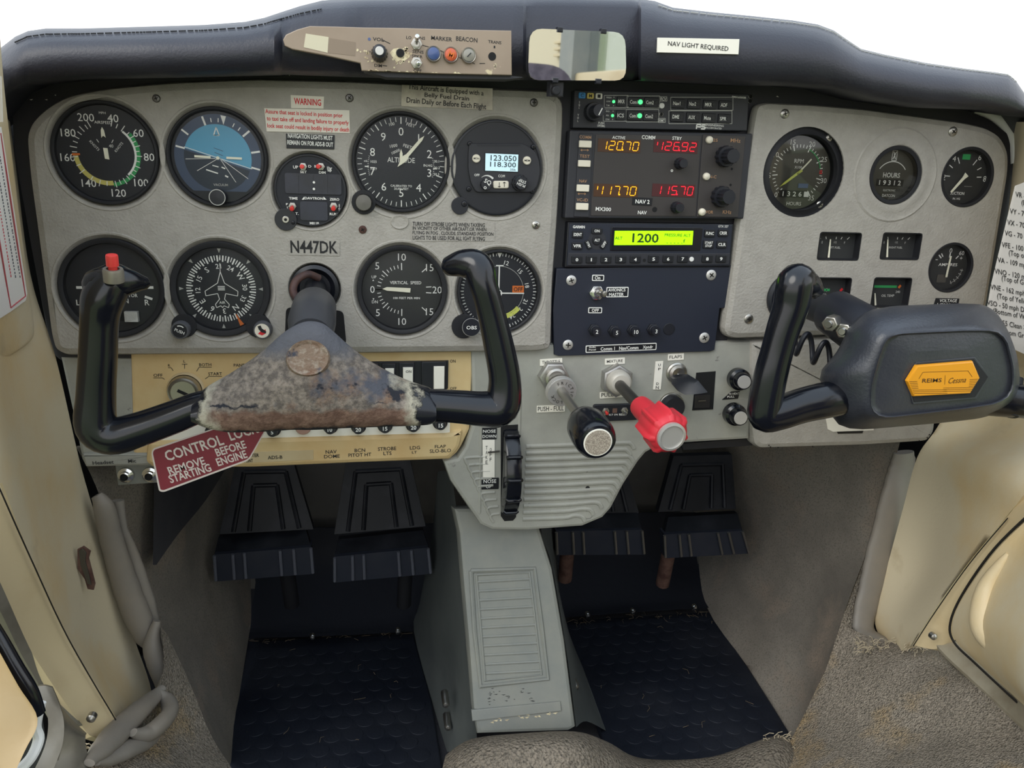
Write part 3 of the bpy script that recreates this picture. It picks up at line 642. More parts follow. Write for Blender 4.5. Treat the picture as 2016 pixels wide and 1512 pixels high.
# attitude
t, d = gauge('attitude_indicator', 'round attitude indicator with blue sky half beside the airspeed indicator', 428, 310, 99)
c0, c1 = (.04*d.r, -.02*d.r), None
d.cyl(0, 0, .86*d.r, -.003, d.w, 'ring_blue', 0, 64)
cut = []
for a in range(0, 361, 5):
    x, y = .67*d.r*math.sin(R(a)), .67*d.r*math.cos(R(a)); cut.append((x, y))
def half(sgn):
    tl = R(-16.6); out = []
    for x, y in circle(0, -.01*d.r, .67*d.r, 120):
        if ((y+.03*d.r)*math.cos(tl)-x*math.sin(tl))*sgn >= 0: out.append((x, y))
    return out
def hull(p):
    p = sorted(set(p)); lo = []; up = []
    for q in p:
        while len(lo) > 1 and (lo[-1][0]-lo[-2][0])*(q[1]-lo[-2][1])-(lo[-1][1]-lo[-2][1])*(q[0]-lo[-2][0]) <= 0: lo.pop()
        lo.append(q)
    for q in reversed(p):
        while len(up) > 1 and (up[-1][0]-up[-2][0])*(q[1]-up[-2][1])-(up[-1][1]-up[-2][1])*(q[0]-up[-2][0]) <= 0: up.pop()
        up.append(q)
    return lo[:-1]+up[:-1]
d.flat(hull(half(1)), d.w+.0002, 'sky_blue'); d.flat(hull(half(-1)), d.w+.0002, 'ground_dark')
W2 = d.w+.0005
def al(a, b, th, mat='white_print', w=None): d.line((a[0]*d.r, a[1]*d.r), (b[0]*d.r, b[1]*d.r), th*d.r, w or W2, mat)
al((-.65,.19), (.67,-.21), .012); al((-.64,-.05), (-.05,-.02), .010); al((0,-.02), (-.43,-.28), .010); al((.04,-.02), (.33,-.49), .010); al((.05,-.02), (.58,-.41), .010)
for y, hw in ((.16,.09),(.07,.08)): al((.02-hw, y+.03), (.02+hw, y-.03), .010, 'ring_blue')
al((-.12,-.16), (0,-.19), .02); al((-.25,-.25), (-.02,-.32), .025); al((.06,-.19), (.13,-.22), .025); al((.12,-.36), (.18,-.39), .03)
al((-.46,.01), (-.14,.0), .045, 'needle_white', W2+.0008); al((.17,-.0), (.48,-.005), .045, 'needle_white', W2+.0008)
d.cyl(0, -.01*d.r, .035*d.r, W2, W2+.0009, 'needle_white', 0, 16)
d.lines([(-.055*d.r,.44*d.r), (.055*d.r,.44*d.r), (0,.60*d.r), (-.055*d.r,.44*d.r), (.055*d.r,.44*d.r)], .022*d.r, W2, 'white_print')
for a, r0, r1, th in ((-52,.70,.86,.035),(-76,.66,.84,.035),(-18,.66,.84,.04),(-7,.70,.78,.018),(4,.70,.78,.018),(28,.70,.78,.018),(38,.70,.78,.018),(50,.68,.86,.04),(80,.68,.86,.04),(105,.68,.86,.035)): tk(d, a, r0, r1, th, dw=.0006)
d.flat([(.10*d.r,.84*d.r), (.21*d.r,.82*d.r), (.15*d.r,.65*d.r)], W2, 'white_print')
d.flat([(x*d.r, y*d.r) for x, y in ((-.62,-.68),(.62,-.68),(.52,-.74),(.3,-.88),(0,-.92),(-.3,-.88),(-.52,-.74))], W2+.0006, 'dial_black')
d.text('VACUUM', .02*d.r, -.55*d.r, .05*d.r, None, W2, 'grey_print'); fin(t, d)
k = t.part('caging_knob'); k.lathe([(.17*t.r, 0), (.165*t.r, .006), (.15*t.r, .0075), (0, .0078)], 'black_plastic', 32, -.02*t.r, -.80*t.r); k.ring(-.02*t.r, -.80*t.r, .15*t.r, .165*t.r, .0076, 'grey_print'); k.done()
# altimeter
t, d = gauge('altimeter', 'round altimeter with white hands right of the warning placards', 790, 320, 98)
for i in range(50):
    a = i*7.2; tk(d, a, .80 if i % 5 else .76, .89, .012 if i % 5 else .02)
for i in range(10): num(d, str(i), i*36, .61, .16, bold=.0)
num(d, '100', -14, .77, .06, rot=14); num(d, 'FEET', 15, .77, .06, rot=-14); num(d, '1000', -25, .36, .06, rot=12); num(d, 'FEET', 22, .35, .06, rot=-16); num(d, '10000', -27, .24, .055, rot=25)
d.text('ALTITUDE', 0, .05*d.r, .10*d.r, .56*d.r, d.w, 'white_print', 0, 0)
d.text('CALIBRATED TO\n20,000 FEET', 0, -.50*d.r, .11*d.r, .44*d.r, d.w, 'white_print')
for s_, x, y in (('1025',-.56,0),('1020',-.56,-.14),('30.1',.73,.05),('30.2',.74,-.08),('30.3',.73,-.21)): d.text(s_, x*d.r, y*d.r, .05*d.r, None, d.w)
d.text('mb', -.72*d.r, .01*d.r, .04*d.r, None, d.w); d.text('IN.HG', .55*d.r, -.04*d.r, .05*d.r, None, d.w)
for sx in (-1, 1):
    for k_ in range(11): a = R(90*sx+(k_-5)*3.2); d.line((.66*d.r*math.sin(a), .66*d.r*math.cos(a)-.08*d.r), (.685*d.r*math.sin(a), .685*d.r*math.cos(a)-.08*d.r), .008*d.r, d.w, 'white_print')
    d.line((.66*sx*d.r, -.10*d.r), (.74*sx*d.r, -.10*d.r), .022*d.r, d.w, 'white_print')
fin(t, d)
needle(t, 'pointer', turn([(-.028,-.02),(.028,-.02),(.03,.18),(0,.27),(-.03,.18)], 0), -.0020, 'needle_white')
needle(t, 'pointer', turn([(0,-.12),(.05,.05),(.06,.12),(.035,.2),(.03,.62),(0,.72),(-.03,.62),(-.035,.2),(-.06,.12),(-.05,.05)], 41), -.0012, 'needle_white')
e = t.part('ear'); a = e.l(716, 398); s_ = t.sc(716, 398); e.slab(circle(a[0], a[1], 24*s_, 24), -.004, .0017, 'black_matte', .0004); e.done()
k = t.part('setting_knob'); k.lathe([(17*s_, .0017), (17*s_, .006), (15*s_, .0072), (0, .0074)], 'steel_dark', 48, a[0], a[1], (16, .05, 0, 1)); k.done()
# panel radio
t, d = gauge('com_radio', 'round faced panel radio with small pale blue screen below the fuel drain placard', 978, 331, 92, 'radio', .0006, 'black_plastic', None, .985, 'black_plastic', .0006)
f_ = [(924,282),(1030,282),(1052,296),(1062,316),(1064,340),(1058,368),(1046,379),(937,379),(927,360),(922,335),(922,300)]
d.poly(f_, -.0004, .0022, 'radio_face', .0008, r=.003); d.poly([(937,284),(1026,284),(1024,288),(940,288)], .0022, .0024, 'black_plastic')
d.txt('OFF', 934, 342, 944, 347, .0024); d.txt('COM', 981, 344, 994, 349, .0024)
a = d.l(957, 362, .0024); s_ = t.sc(957, 362)
for q in range(10): d.ring(a[0], a[1], 15*s_, (15.6+q*.35)*s_, .0024, 'white_print', -38+q*9, -28+q*9, 40)
d.done()
m_ = t.part('screen'); m_.rect(954, 301, 1021, 338, .002, .003, 'black_matte', .0003); m_.rect(955.5, 303, 1020, 337, .0025, .0032, 'lcd_blue')
m_.txt('123.050', 966, 306, 1017, 317, .0034, 'lcd_dark'); m_.txt('118.300', 965, 319, 1016, 329, .0034, 'lcd_dark'); m_.txt('25k', 1004, 332, 1016, 336, .0034, 'lcd_dark'); m_.done('pale blue screen')
for s_, x, y in (('MON',938,312),('MEM',1038,316)):
    b = t.part('button'); b.disc(x, y, 8.2, .002, .0042, 'button_ivory', .0008); b.txt(s_, x-5.5, y-2, x+5.5, y+2, .0044, 'dial_grey'); b.done()
b = t.part('button'); b.poly([(971,356),(1002,356),(1002,371),(971,371)], .002, .0042, 'button_ivory', .0008, r=.002)
for x, sg in ((983,1),(993,-1)): b.pl([(x,359),(x,368)], .0005, .0044, 'black_print'); b.pl([(x-2.5,363.5+3*sg),(x,363.5+5*sg),(x+2.5,363.5+3*sg)], .0005, .0044, 'black_print')
b.done()
def knob(t, px, py, w0, r0, h0, r1=0, h1=0, mat='black_plastic', face=None, flute=(12, .06), parent=None, name='knob', text=None, label=None, rot=0, tmat='white_print'):
    k = t.part(name, parent); a = k.l(px, py, w0); s_ = t.sc(px, py, w0); r = r0*s_
    k.lathe([(r, w0), (r, w0+h0*.85), (r*.93, w0+h0), (r1*s_ if r1 else 0, w0+h0)], mat, 72, a[0], a[1], (flute[0], flute[1], 0, 1) if flute else None); z = w0+h0
    if r1: q = r1*s_; k.lathe([(q, z), (q, z+h1*.88), (q*.9, z+h1), (0, z+h1)], mat, 72, a[0], a[1], (flute[0], flute[1], 0, 1) if flute else None); z += h1; r = q
    if face: k.cyl(a[0], a[1], r*.82, z, z+.0004, face)
    if text: k.text(text, a[0], a[1], None, r*1.3, z+.0006, tmat, rot, .01)
    return k.done(label)
knob(t, 956, 363, .002, 11, .006, text='SQ\no', name='squelch_knob', rot=-25); knob(t, 1022, 360, .002, 16, .005, 13, .007, text='PUSH\nSTEP', name='tuning_knob', rot=160)
for k_, (x, y) in enumerate(((925,283),(923,372),(1050,289),(1048,376))): screw(t, x, y, 5, .0008, 'black_plastic', k_)
e = t.part('ear'); a = e.l(905, 405); s_ = t.sc(905, 405); e.slab(circle(a[0], a[1], 17*s_, 24), -.004, .0017, 'black_plastic', .0003); e.done(); screw(t, 914, 401, 6, .0018, 'black_plastic', 2)
# clock
t, d = gauge('clock', 'round black clock with two blank display windows and four red toggles', 611, 375, 71, 'clock', .0006, 'dial_black', None, .985, 'black_plastic', .0006)
w_ = .0003
d.rect(561, 342, 672, 382, 0, w_, 'clock_window', r=.002); d.rect(591, 397, 645, 434, 0, w_, 'clock_window', r=.002)
for x in (588, 617, 645): d.pl([(x,344),(x,380)], .0003, .0004, 'dial_black')
d.disc(618, 359, 2.4, 0, .0005, 'white_print', 0, 12); d.disc(618, 372, 2.4, 0, .0005, 'white_print', 0, 12)
for s_, b_ in (('UP',(577,326,587,332)),('D',(607,325,613,330)),('SET',(591,336,604,341)),('B',(619,325,622,330)),('1hr',(644,328,654,334)),('up',(645,334,653,339)),('DIM',(628,337,641,342)),('TIME',(569,388,586,393)),('DAVTRON',(600,388,636,393)),('ZERO',(649,390,668,395)),('F',(563,400,567,404)),('T.',(564,407,569,411)),('E.T.',(576,418,588,423)),('RUN',(649,419,664,424)),('S\nT\nO\nP',(666,402,670,416)),('M811B',(610,437,628,442))): d.txt(s_, *b_, .0005, 'white_print', 0, .02)
d.flat([d.l(*q, .0005)[:2] for q in ((594,393),(599,393),(599,387))], .0005, 'white_print'); d.flat([d.l(*q, .0005)[:2] for q in ((637,387),(637,393),(643,393))], .0005, 'white_print')
d.done()
for x, y, lx, ly in ((597,328,-.0005,0),(632,328,-.002,0),(576,406,0,-.002),(657,406,0,-.002)):
    toggle(t, x, y, 8, .0004, lx, ly, .0065, 4.6, 'red_button', 'steel', None, 'red tipped lever')
e = t.part('ear'); a = e.l(563, 432); s_ = t.sc(563, 432); e.slab(circle(a[0], a[1], 22*s_, 24), -.004, .0017, 'black_plastic', .0003); e.cyl(a[0], a[1], 7*s_, 0, .003, 'steel', .0004); e.cyl(a[0], a[1], 3*s_, .003, .0032, 'black_deep'); e.done()
screw(t, 577, 438, 4, .0018, 'black_plastic', 1)
# turn coordinator
t, d = gauge('turn_coordinator', 'round turn coordinator mostly hidden behind the left grip of the worn yoke', 220, 568, 101, depth=.005, rim=.9)
d.txt('TURN COORDINATOR', 175, 578, 271, 585, d.w); d.txt('2 MIN', 222, 588, 253, 597, d.w); d.txt('R', 285, 590, 294, 601, d.w, bold=.01); d.txt('L', 150, 590, 158, 601, d.w)
d.pl([(286,566),(302,566)], .0022, d.w, 'white_print'); d.pl([(285,584),(300,589)], .002, d.w, 'white_print'); d.pl([(150,566),(166,566)], .0022, d.w, 'white_print'); d.pl([(170,568),(284,567)], .0012, d.w, 'white_print')
d.rect(200, 612, 275, 632, -.005, d.w, 'black_deep', r=.002); d.rect(248, 612, 274, 632, 0, d.w+.0003, 'grey_print'); d.rect(252, 616, 270, 629, 0, d.w+.0004, 'white_print'); fin(t, d)
# directional gyro
t, d = gauge('heading_indicator', 'round heading indicator with compass card and outlined aeroplane', 434, 570, 96, depth=.0045, rim=.88)
for i in range(72):
    a = i*5+1; tk(d, a, .57 if i % 2 else .60, .70 if i % 2 else .70, .030 if i % 2 else .018)
for s_, h in (('N',0),('3',30),('6',60),('E',90),('12',120),('15',150),('S',180),('21',210),('24',240),('W',270),('30',300),('33',330)):
    a = h-214; num(d, s_, a, .475, .115 if len(s_) < 2 else .10, rot=-a, bold=.005)
for a in range(0, 360, 45):
    x, y = pol(d, a, .80); q = turn([(-.035,.04),(.035,.04),(0,-.05)], a); d.flat([(x+u*d.r, y+v*d.r) for u, v in q], d.w+.0001, 'grey_print')
ap = [(0,.72),(0,.36),(.07,.12),(.33,-.05),(.32,-.15),(.08,-.10),(.05,-.22),(.14,-.33),(.12,-.40),(.03,-.36),(0,-.40)]
for sx in (1, -1): d.lines([(x*sx*d.r, y*d.r) for x, y in ap], .014*d.r, d.w+.0002, 'white_print')
for y in (.0, .035, .07): d.box(-.07*d.r, (y-.03)*d.r, .07*d.r, (y-.012)*d.r, d.w, d.w+.0002, 'white_print')
d.text('AIR', 0, -.29*d.r, .055*d.r, None, d.w); q = [pol(d, 154+a_, r_) for a_, r_ in ((-3,.86),(3,.86),(1.5,.72),(1,.6),(-1,.6),(-1.5,.72))]; d.flat(q, d.w+.0003, 'orange_print')
fin(t, d)
for px, py, s_, lb in ((355,651,'PUSH','knob marked PUSH'),(515,651,None,'worn white and red faced knob')):
    e = t.part('ear'); a = e.l(px+(8 if px < 400 else -6), py-10); s1 = t.sc(px, py); e.slab(circle(a[0], a[1], 24*s1, 24), -.004, .0017, 'black_matte', .0003); e.done()
    k = t.part('knob'); b = k.l(px+4, py-4); k.lathe([(18*s1, 0), (18*s1, .008), (16*s1, .0095), (0, .0095)], 'knob_grey', 60, b[0], b[1], (20, .05, 0, 1)); k.cyl(b[0], b[1], 14*s1, .0095, .0098, 'black_matte' if s_ else 'button_ivory')
    if s_: k.text('PUSH', b[0], b[1]-1*s1, 6*s1, None, .0101, 'white_print', -25); k.ring(b[0], b[1], 9*s1, 11*s1, .0101, 'white_print', -20, 50)
    else: k.flat([(b[0]+x*s1, b[1]+y*s1) for x, y in ((-8,9),(-2,11),(0,5),(8,-1),(7,-5),(-1,-3),(-6,3))], .0101, 'black_print'); k.flat([(b[0]+x*s1, b[1]+y*s1) for x, y in ((-8,-6),(-3,-1),(7,3),(7,-5),(0,-9))], .0100, 'red_print')
    k.done(lb)
# vertical speed
t, d = gauge('vertical_speed_indicator', 'round vertical speed indicator in the lower gauge row right of the column', 792, 572, 88, depth=.0055, rim=.90, face='dial_grey')
for s_, a, r in (('0',270,.66),('5',314,.76),('10',0,.73),('15',51,.80),('20',90,.79),('15',129,.80),('10',180,.73),('5',226,.76)): num(d, s_, a, r, .16, bold=.0)
for i, a in enumerate((270,279,288,297,306,314,323,332,341,350,359)): tk(d, a, .48 if i % 5 else .44, .56 if i % 5 else .60, .016 if i % 5 else .02); tk(d, 540-a, .48 if i % 5 else .44, .56 if i % 5 else .60, .016 if i % 5 else .02)
tk(d, 48, .60, .74, .02); tk(d, 132, .60, .74, .02)
for y in (.07, -.07): d.line((.54*d.r, y*d.r*.9), (.66*d.r, y*d.r), .02*d.r, d.w, 'white_print')
d.text('VERTICAL  SPEED', .08*d.r, .16*d.r, .07*d.r, .70*d.r, d.w); d.text('100 FEET PER MIN', .10*d.r, -.19*d.r, .05*d.r, .60*d.r, d.w); d.text('UP', -.62*d.r, .28*d.r, .065*d.r, None, d.w); d.text('DN', -.61*d.r, -.28*d.r, .065*d.r, None, d.w)
for y, q in ((.19, 1), (-.2, -1)): d.flat([(-.66*d.r, y*d.r), (-.62*d.r, y*d.r), (-.64*d.r, (y+.04*q)*d.r)], d.w, 'white_print')
fin(t, d); needle(t, 'pointer', [(-.44,.02),(-.34,-.02),(.18,-.06),(.19,.04),(-.34,.06)], -.0042, 'needle_white')
# course indicator
t, d = gauge('course_indicator', 'round course indicator with orange OFF flag behind the right yoke grip', 983, 575, 82, depth=.004, rim=.93)
for i in range(72): tk(d, i*5, .84, .90 if i % 2 else .93, .02 if i % 2 == 0 else .012)
for s_, a in (('9',-15),('12',14),('15',46),('18',78),('21',110),('2',128),('24',150),('0',-45),('3',-75)): num(d, s_, a, .70, .10, rot=-a, bold=.005)
d.flat([pol(d, 0, .80), pol(d, -4, .93), pol(d, 4, .93)], d.w+.0001, 'white_print'); d.ring(0, 0, .60*d.r, .61*d.r, d.w, 'grey_print', 0, 360)
d.box(-.015*d.r, -.05*d.r, .015*d.r, .62*d.r, d.w, d.w+.0004, 'white_print'); d.box(-.08*d.r, .60*d.r, .10*d.r, .63*d.r, d.w, d.w+.0004, 'white_print'); d.box(0, -.055*d.r, .62*d.r, -.025*d.r, d.w, d.w+.0003, 'white_print'); d.ring(0, -.04*d.r, .06*d.r, .085*d.r, d.w+.0004, 'white_print')
d.box(.33*d.r, -.02*d.r, .61*d.r, .14*d.r, d.w, d.w+.0005, 'orange_print'); d.text('OFF', .47*d.r, .06*d.r, .10*d.r, .22*d.r, d.w+.0008, 'black_print')
d.ring(0, 0, .57*d.r, .69*d.r, d.w, 'lime_print', 128, 165); fin(t, d)
e = t.part('ear'); a = e.l(913, 642); s_ = t.sc(913, 642); e.slab(circle(a[0], a[1], 24*s_, 24), -.004, .0017, 'black_matte', .0003); e.done()
k = t.part('knob'); a = k.l(926, 641); k.lathe([(18*s_, .0006), (18*s_, .008), (16*s_, .0095), (0, .0095)], 'black_plastic', 48, a[0], a[1]); k.ring(a[0], a[1], 16.5*s_, 18*s_, .0085, 'grey_print'); k.text('OBS', a[0], a[1], 7*s_, 20*s_, .0098); k.done()
# ---------------------------------------------------------------- right hand instruments, sunk into the panel
t, d = gauge('tachometer', 'large round tachometer with reflective glass at the top of the right panel', 1583, 340, 84, depth=.0118, rim=.84, face='dial_tach', out=-.004, glass='glass_gloss'); d.w += .0002
t.gz = -.006
def ta(v): return -137+v*(280/35)
for v in range(0, 36):
    a = ta(v); tk(d, a, .56 if v % 5 else .50, .63, .018 if v % 5 else .024)
for v in range(0, 36, 5): num(d, str(v), ta(v), .70, .115, bold=0)
d.ring(0, 0, .55*d.r, .58*d.r, d.w, 'green_print', ta(20), ta(27)); d.ring(0, 0, .55*d.r, .62*d.r, d.w, 'red_print', ta(27.5), ta(28.5))
num(d, 'RPM', 0, .26, .09); num(d, 'X100', 0, .12, .06); num(d, 'HOURS', 180, .70, .08)
d.box(-.42*d.r, -.56*d.r, .30*d.r, -.40*d.r, d.w, d.w+.0003, 'black_deep'); d.text('1 3 2 6', -.08*d.r, -.48*d.r, .11*d.r, .48*d.r, d.w+.0006); d.box(.22*d.r, -.54*d.r, .34*d.r, -.42*d.r, d.w, d.w+.0005, 'white_print'); d.box(.05*d.r, -.34*d.r, .3*d.r, -.24*d.r, d.w, d.w+.0004, 'lamp_blue')
fin(t, d); needle(t, 'pointer', turn([(-.03,-.1),(.03,-.1),(.025,.40),(0,.54),(-.025,.40)], ta(1.2)), -.0100, 'lime_print'); needle(t, 'pointer', turn([(-.02,-.05),(.02,-.05),(.015,.42),(-.015,.42)], 42), -.0100, 'needle_white')
for k_, (x, y) in enumerate(((1632,272),(1614,403))): screw(t, x, y, 7, -.0038, 'steel', k_)
t, d = gauge('hour_meter', 'round hour meter in the middle of the right panel top row', 1763, 345, 54, depth=.006, rim=.86, face='dial_tach', out=.0010, glass='glass_gloss')
d.text('HOURS', 0, 0, .17*d.r, .66*d.r, d.w, bold=.015); d.ring(0, -.15*d.r, .60*d.r, .63*d.r, d.w, 'white_print', -55, 55)
d.lines([(-.09*d.r,.84*d.r), (.09*d.r,.84*d.r), (.09*d.r,.50*d.r), (-.09*d.r,.50*d.r), (-.09*d.r,.84*d.r)], .02*d.r, d.w, 'white_print'); d.lines([(-.05*d.r,.8*d.r), (.05*d.r,.54*d.r)], .03*d.r, d.w, 'white_print'); d.lines([(.05*d.r,.8*d.r), (-.05*d.r,.54*d.r)], .03*d.r, d.w, 'white_print')
d.box(-.55*d.r, -.38*d.r, .50*d.r, -.14*d.r, d.w, d.w+.0003, 'black_deep'); d.text('1 9 3 1 2', -.03*d.r, -.26*d.r, .17*d.r, .85*d.r, d.w+.0005, bold=.02); d.text('ELECTRONIC', 0, -.52*d.r, .07*d.r, .48*d.r, d.w); d.text('DATCON', 0, -.70*d.r, .10*d.r, .5*d.r, d.w, bold=.02); fin(t, d)
t, d = gauge('suction_gauge', 'round suction gauge at the top right corner of the right panel', 1905, 349, 55, depth=.006, rim=.90, face='dial_grey', out=.0006)
for a, r0, r1 in ((-88,.52,.72),(-58,.55,.72),(-28,.50,.72),(35,.50,.72),(62,.55,.72),(88,.52,.70)): tk(d, a, r0, r1, .03)
for s_, a, r in (('2',-92,.74),('4',-38,.76),('6',37,.84),('8',92,.84)): num(d, s_, a, r, .19, bold=0)
d.box(-.17*d.r, .58*d.r, .13*d.r, .76*d.r, d.w, d.w+.0002, 'green_print'); d.text('SUCTION', -.12*d.r, -.54*d.r, .10*d.r, .54*d.r, d.w); d.text('IN. HG', -.12*d.r, -.72*d.r, .07*d.r, .28*d.r, d.w); d.line((.1*d.r,-.3*d.r), (.4*d.r,-.3*d.r), .01*d.r, d.w, 'grey_print')
fin(t, d); needle(t, 'pointer', turn([(-.09,-.12),(.09,-.12),(.05,.05),(.035,.66),(-.035,.66),(-.05,.05)], 219), -.0045, 'needle_white')
t, d = gauge('ammeter', 'round ammeter at the lower right of the right panel', 1872, 527, 46, depth=.005, rim=.90, face='dial_grey', out=.0006)
num(d, '0', 2, .66, .19); num(d, '60', 43, .78, .17); num(d, '+', 56, .66, .12); num(d, '-', -62, .62, .03, wd=.1)
tk(d, 2, .38, .56, .05); tk(d, 42, .46, .62, .04); tk(d, -45, .5, .68, .05); tk(d, -35, .5, .66, .04)
d.text('AMPERES', 0, .10*d.r, .12*d.r, .85*d.r, d.w); d.box(-.40*d.r, -.62*d.r, .02*d.r, -.30*d.r, d.w, d.w+.0003, 'steel_dark', 0, .001)
for k_ in range(5): tk(d, 100+k_*14, .60, .74, .03, 'grey_print')
d.ring(0, 0, .68*d.r, .70*d.r, d.w, 'grey_print', 95, 160)
fin(t, d); needle(t, 'pointer', turn([(-.04,-.4),(.04,-.4),(.03,.45),(-.03,.45)], 3), -.0036, 'needle_white')
def small(name, label, q, txts, ticks, bars, ndl):
    x0, y0, x1, y1 = q; t = T(name, label, 'gauge', ((x0+x1)/2, (y0+y1)/2), 0); w0 = -.008
    mb = t.part('dial_face'); a = mb.l(x0, (y0+y1)/2); b = mb.l(x1, (y0+y1)/2); c = mb.l((x0+x1)/2, y0); e = mb.l((x0+x1)/2, y1); hw = (b[0]-a[0])/2; hh = (c[1]-e[1])/2
    mb.box(a[0]-.001, e[1]-.001, b[0]+.001, c[1]+.001, w0-.002, w0, 'dial_grey')
    sd = t.part('case'); P_ = rpoly([(a[0]+.0003, e[1]+.0003), (b[0]-.0003, e[1]+.0003), (b[0]-.0003, c[1]-.0003), (a[0]+.0003, c[1]-.0003)], .0028); sd.rings([[(x, y, .0004) for x, y in P_], [(x, y, .0004) for x, y in inset(P_, .0007)], [(x, y, w0) for x, y in inset(P_, .0011)]], 'black_matte', cap1=False); sd.done()
    for s_, u, v, h in txts: mb.text(s_, u*hw, v*hh, h*hh, None, w0+.0003, 'grey_print')
    for u, v, u2, v2 in ticks: mb.line((u*hw, v*hh), (u2*hw, v2*hh), .05*hh, w0+.0003, 'white_print')
    for u, v, u2, v2, m_ in bars: mb.line((u*hw, v*hh), (u2*hw, v2*hh), .16*hh, w0+.0003, m_)
    mb.done(); u, v, u2, v2 = ndl; n = t.part('pointer'); n.tube([(u*hw, v*hh, w0+.0014), (u2*hw, v2*hh, w0+.0014)], [.0010, .0006], 'needle_white', 8); n.done()
ft = [(-.72,.46,-.78,.62),(-.45,.46,-.48,.62),(.02,.46,.02,.62),(.25,.46,.30,.62),(.55,.46,.65,.62)]
small('fuel_gauge', 'square fuel gauge marked LEFT FUEL, upper left of the four square gauges', RQ[0], [('E',-.62,.22,.16),('1/2',0,.24,.14),('F',.45,.22,.16),('LEFT FUEL',0,-.14,.15)], ft, [], (-.25,-.85,-.28,.45))
small('fuel_gauge', 'square fuel gauge marked RIGHT FUEL, upper right of the four square gauges', RQ[1], [('E',-.62,.22,.16),('1/2',0,.24,.14),('F',.45,.22,.16),('RIGHT FUEL',0,-.14,.15)], ft, [], (-.40,-.85,-.50,.45))
small('oil_pressure_gauge', 'square oil pressure gauge half behind the tip of the right yoke grip', RQ[2], [('0',-.62,-.22,.16),('50',-.05,-.22,.16),('100',.60,-.22,.16),('OIL PRESS',.05,-.55,.15)], [(.02,.0,.02,.2)], [(-.32,.10,.18,.10,'green_print'),(.72,.02,.82,.2,'red_print'),(-.5,.0,-.5,.2,'red_print')], (-.7,-.7,-.62,.1))
small('oil_temperature_gauge', 'square oil temperature gauge with long green bar above the right yoke hub', RQ[3], [('240',.62,-.02,.16),('OIL TEMP',.12,-.28,.16)], [], [(-.75,.32,.52,.32,'green_print'),(.62,.24,.72,.42,'orange_print')], (-.50,-.9,-.62,-.12))
lab('black placard reading LOW VOLTAGE above the right yoke hub', [('VOLTAGE', (1850,589,1884,595)), ('LOW', (1845,597,1870,602))], 'placard', (1838,586,1889,604), -.0002, poly=[(1843,587),(1889,588),(1886,604),(1838,603)], mat='label_black', ink='white_print', rot=0)
# placards on the left panel
PL = -.0002
lab('white sticker with red WARNING heading above the seat lock notice', 'WARNING', 'placard', (572,188,638,214), PL, poly=[(572,187),(638,190),(637,214),(573,213)], mat='sticker_worn', ink='red_print', rot=-1, tb=(579,194,632,207), bold=.02)
lab('worn white sticker with three red lines about locking the seat', [('Assure that seat is locked in position prior', (523,219,675,230)), ('to taxi take off and landing failure to properly', (526,233,687,244)), ('lock seat could result in bodily injury or death', (527,247,688,258))], 'placard', (520,213,689,261), PL, poly=[(520,213),(688,217),(689,262),(525,259)], mat='sticker_worn', ink='red_print', rot=-.6, bold=.015)
lab('black sticker reading NAVIGATION LIGHTS MUST REMAIN ON FOR ADS-B OUT', [('NAVIGATION LIGHTS MUST', (567,265,655,274)), ('REMAIN ON FOR ADS-B OUT', (566,278,656,287))], 'placard', (563,262,659,295), PL, poly=[(563,263),(659,266),(658,294),(564,292)], mat='label_black', ink='white_print', rot=-1, bold=.02)
lab('silver placard about the belly fuel drain above the panel radio', [('This Aircraft is Equipped with a', (804,172,953,185)), ('Belly Fuel Drain', (836,186,924,197)), ('Drain Daily or Before Each Flight', (801,198,958,212))], 'placard', (790,166,971,216), PL, poly=[(791,167),(970,174),(970,217),(790,209)], mat='label_silver', ink='black_print', rot=-2, bold=.015)
lab('clear lettered notice about turning off strobe lights above the course indicator', [('TURN OFF STROBE LIGHTS WHEN TAXIING', (813,438,955,446)), ('IN VICINITY OF OTHER AIRCRAFT,OR WHEN', (813,447,958,455)), ('FLYING IN FOG , CLOUDS. STANDARD POSITION', (813,456,972,464)), ('LIGHTS TO BE USED FOR ALL IGHT FLYING', (813,465,955,473))], 'placard', (809,435,975,476), PL, poly=[(810,436),(974,436),(974,475),(810,475)], mat='panel_grey', rot=0, bold=.012, th=.0003)
lab('clear registration sticker reading N447DK below the clock', [('N447DK', (572,474,665,499))], 'placard', (566,468,670,504), PL, poly=[(567,468),(669,470),(669,504),(567,502)], mat='panel_grey', rot=0, bold=.02, th=.0003)
# ---------------------------------------------------------------- radio stack
def button(t, x0, y0, x1, y1, w0, h, text=None, mat='button_black', ink='white_print', led=None, r=.0008, tb=None, bold=.01, name='button', rot=0, th=5):
    b = t.part(name); b.rect(x0, y0, x1, y1, w0, w0+h, mat, .0005, r)
    if text:
        cx, cy = (x0+x1)/2, (y0+y1)/2; b.txt(text, *(tb or (x0+(x1-x0)*.12, cy-th*.62, x1-(x1-x0)*(.36 if led else .12), cy+th*.62)), w0+h+.0002, ink, rot, bold)
    o = b.done()
    if led:
        l_ = t.part('indicator', o); l_.disc(x1-5, (y0+y1)/2, 4.6 if led == 'led_green' else 3.2, w0+h, w0+h+.0004, led, .0001, 16); l_.done('glowing green light' if led == 'led_green' else None)
    return o
t = T('audio_panel', 'black audio panel with C M I tags, topmost unit of the radio stack', 'radio', (1303, 217), .002)
mb = t.part('faceplate'); mb.poly([(1131,177),(1475,185),(1471,258),(1128,252)], -.03, 0, 'radio_face', .0008, r=.001); w_ = .0002
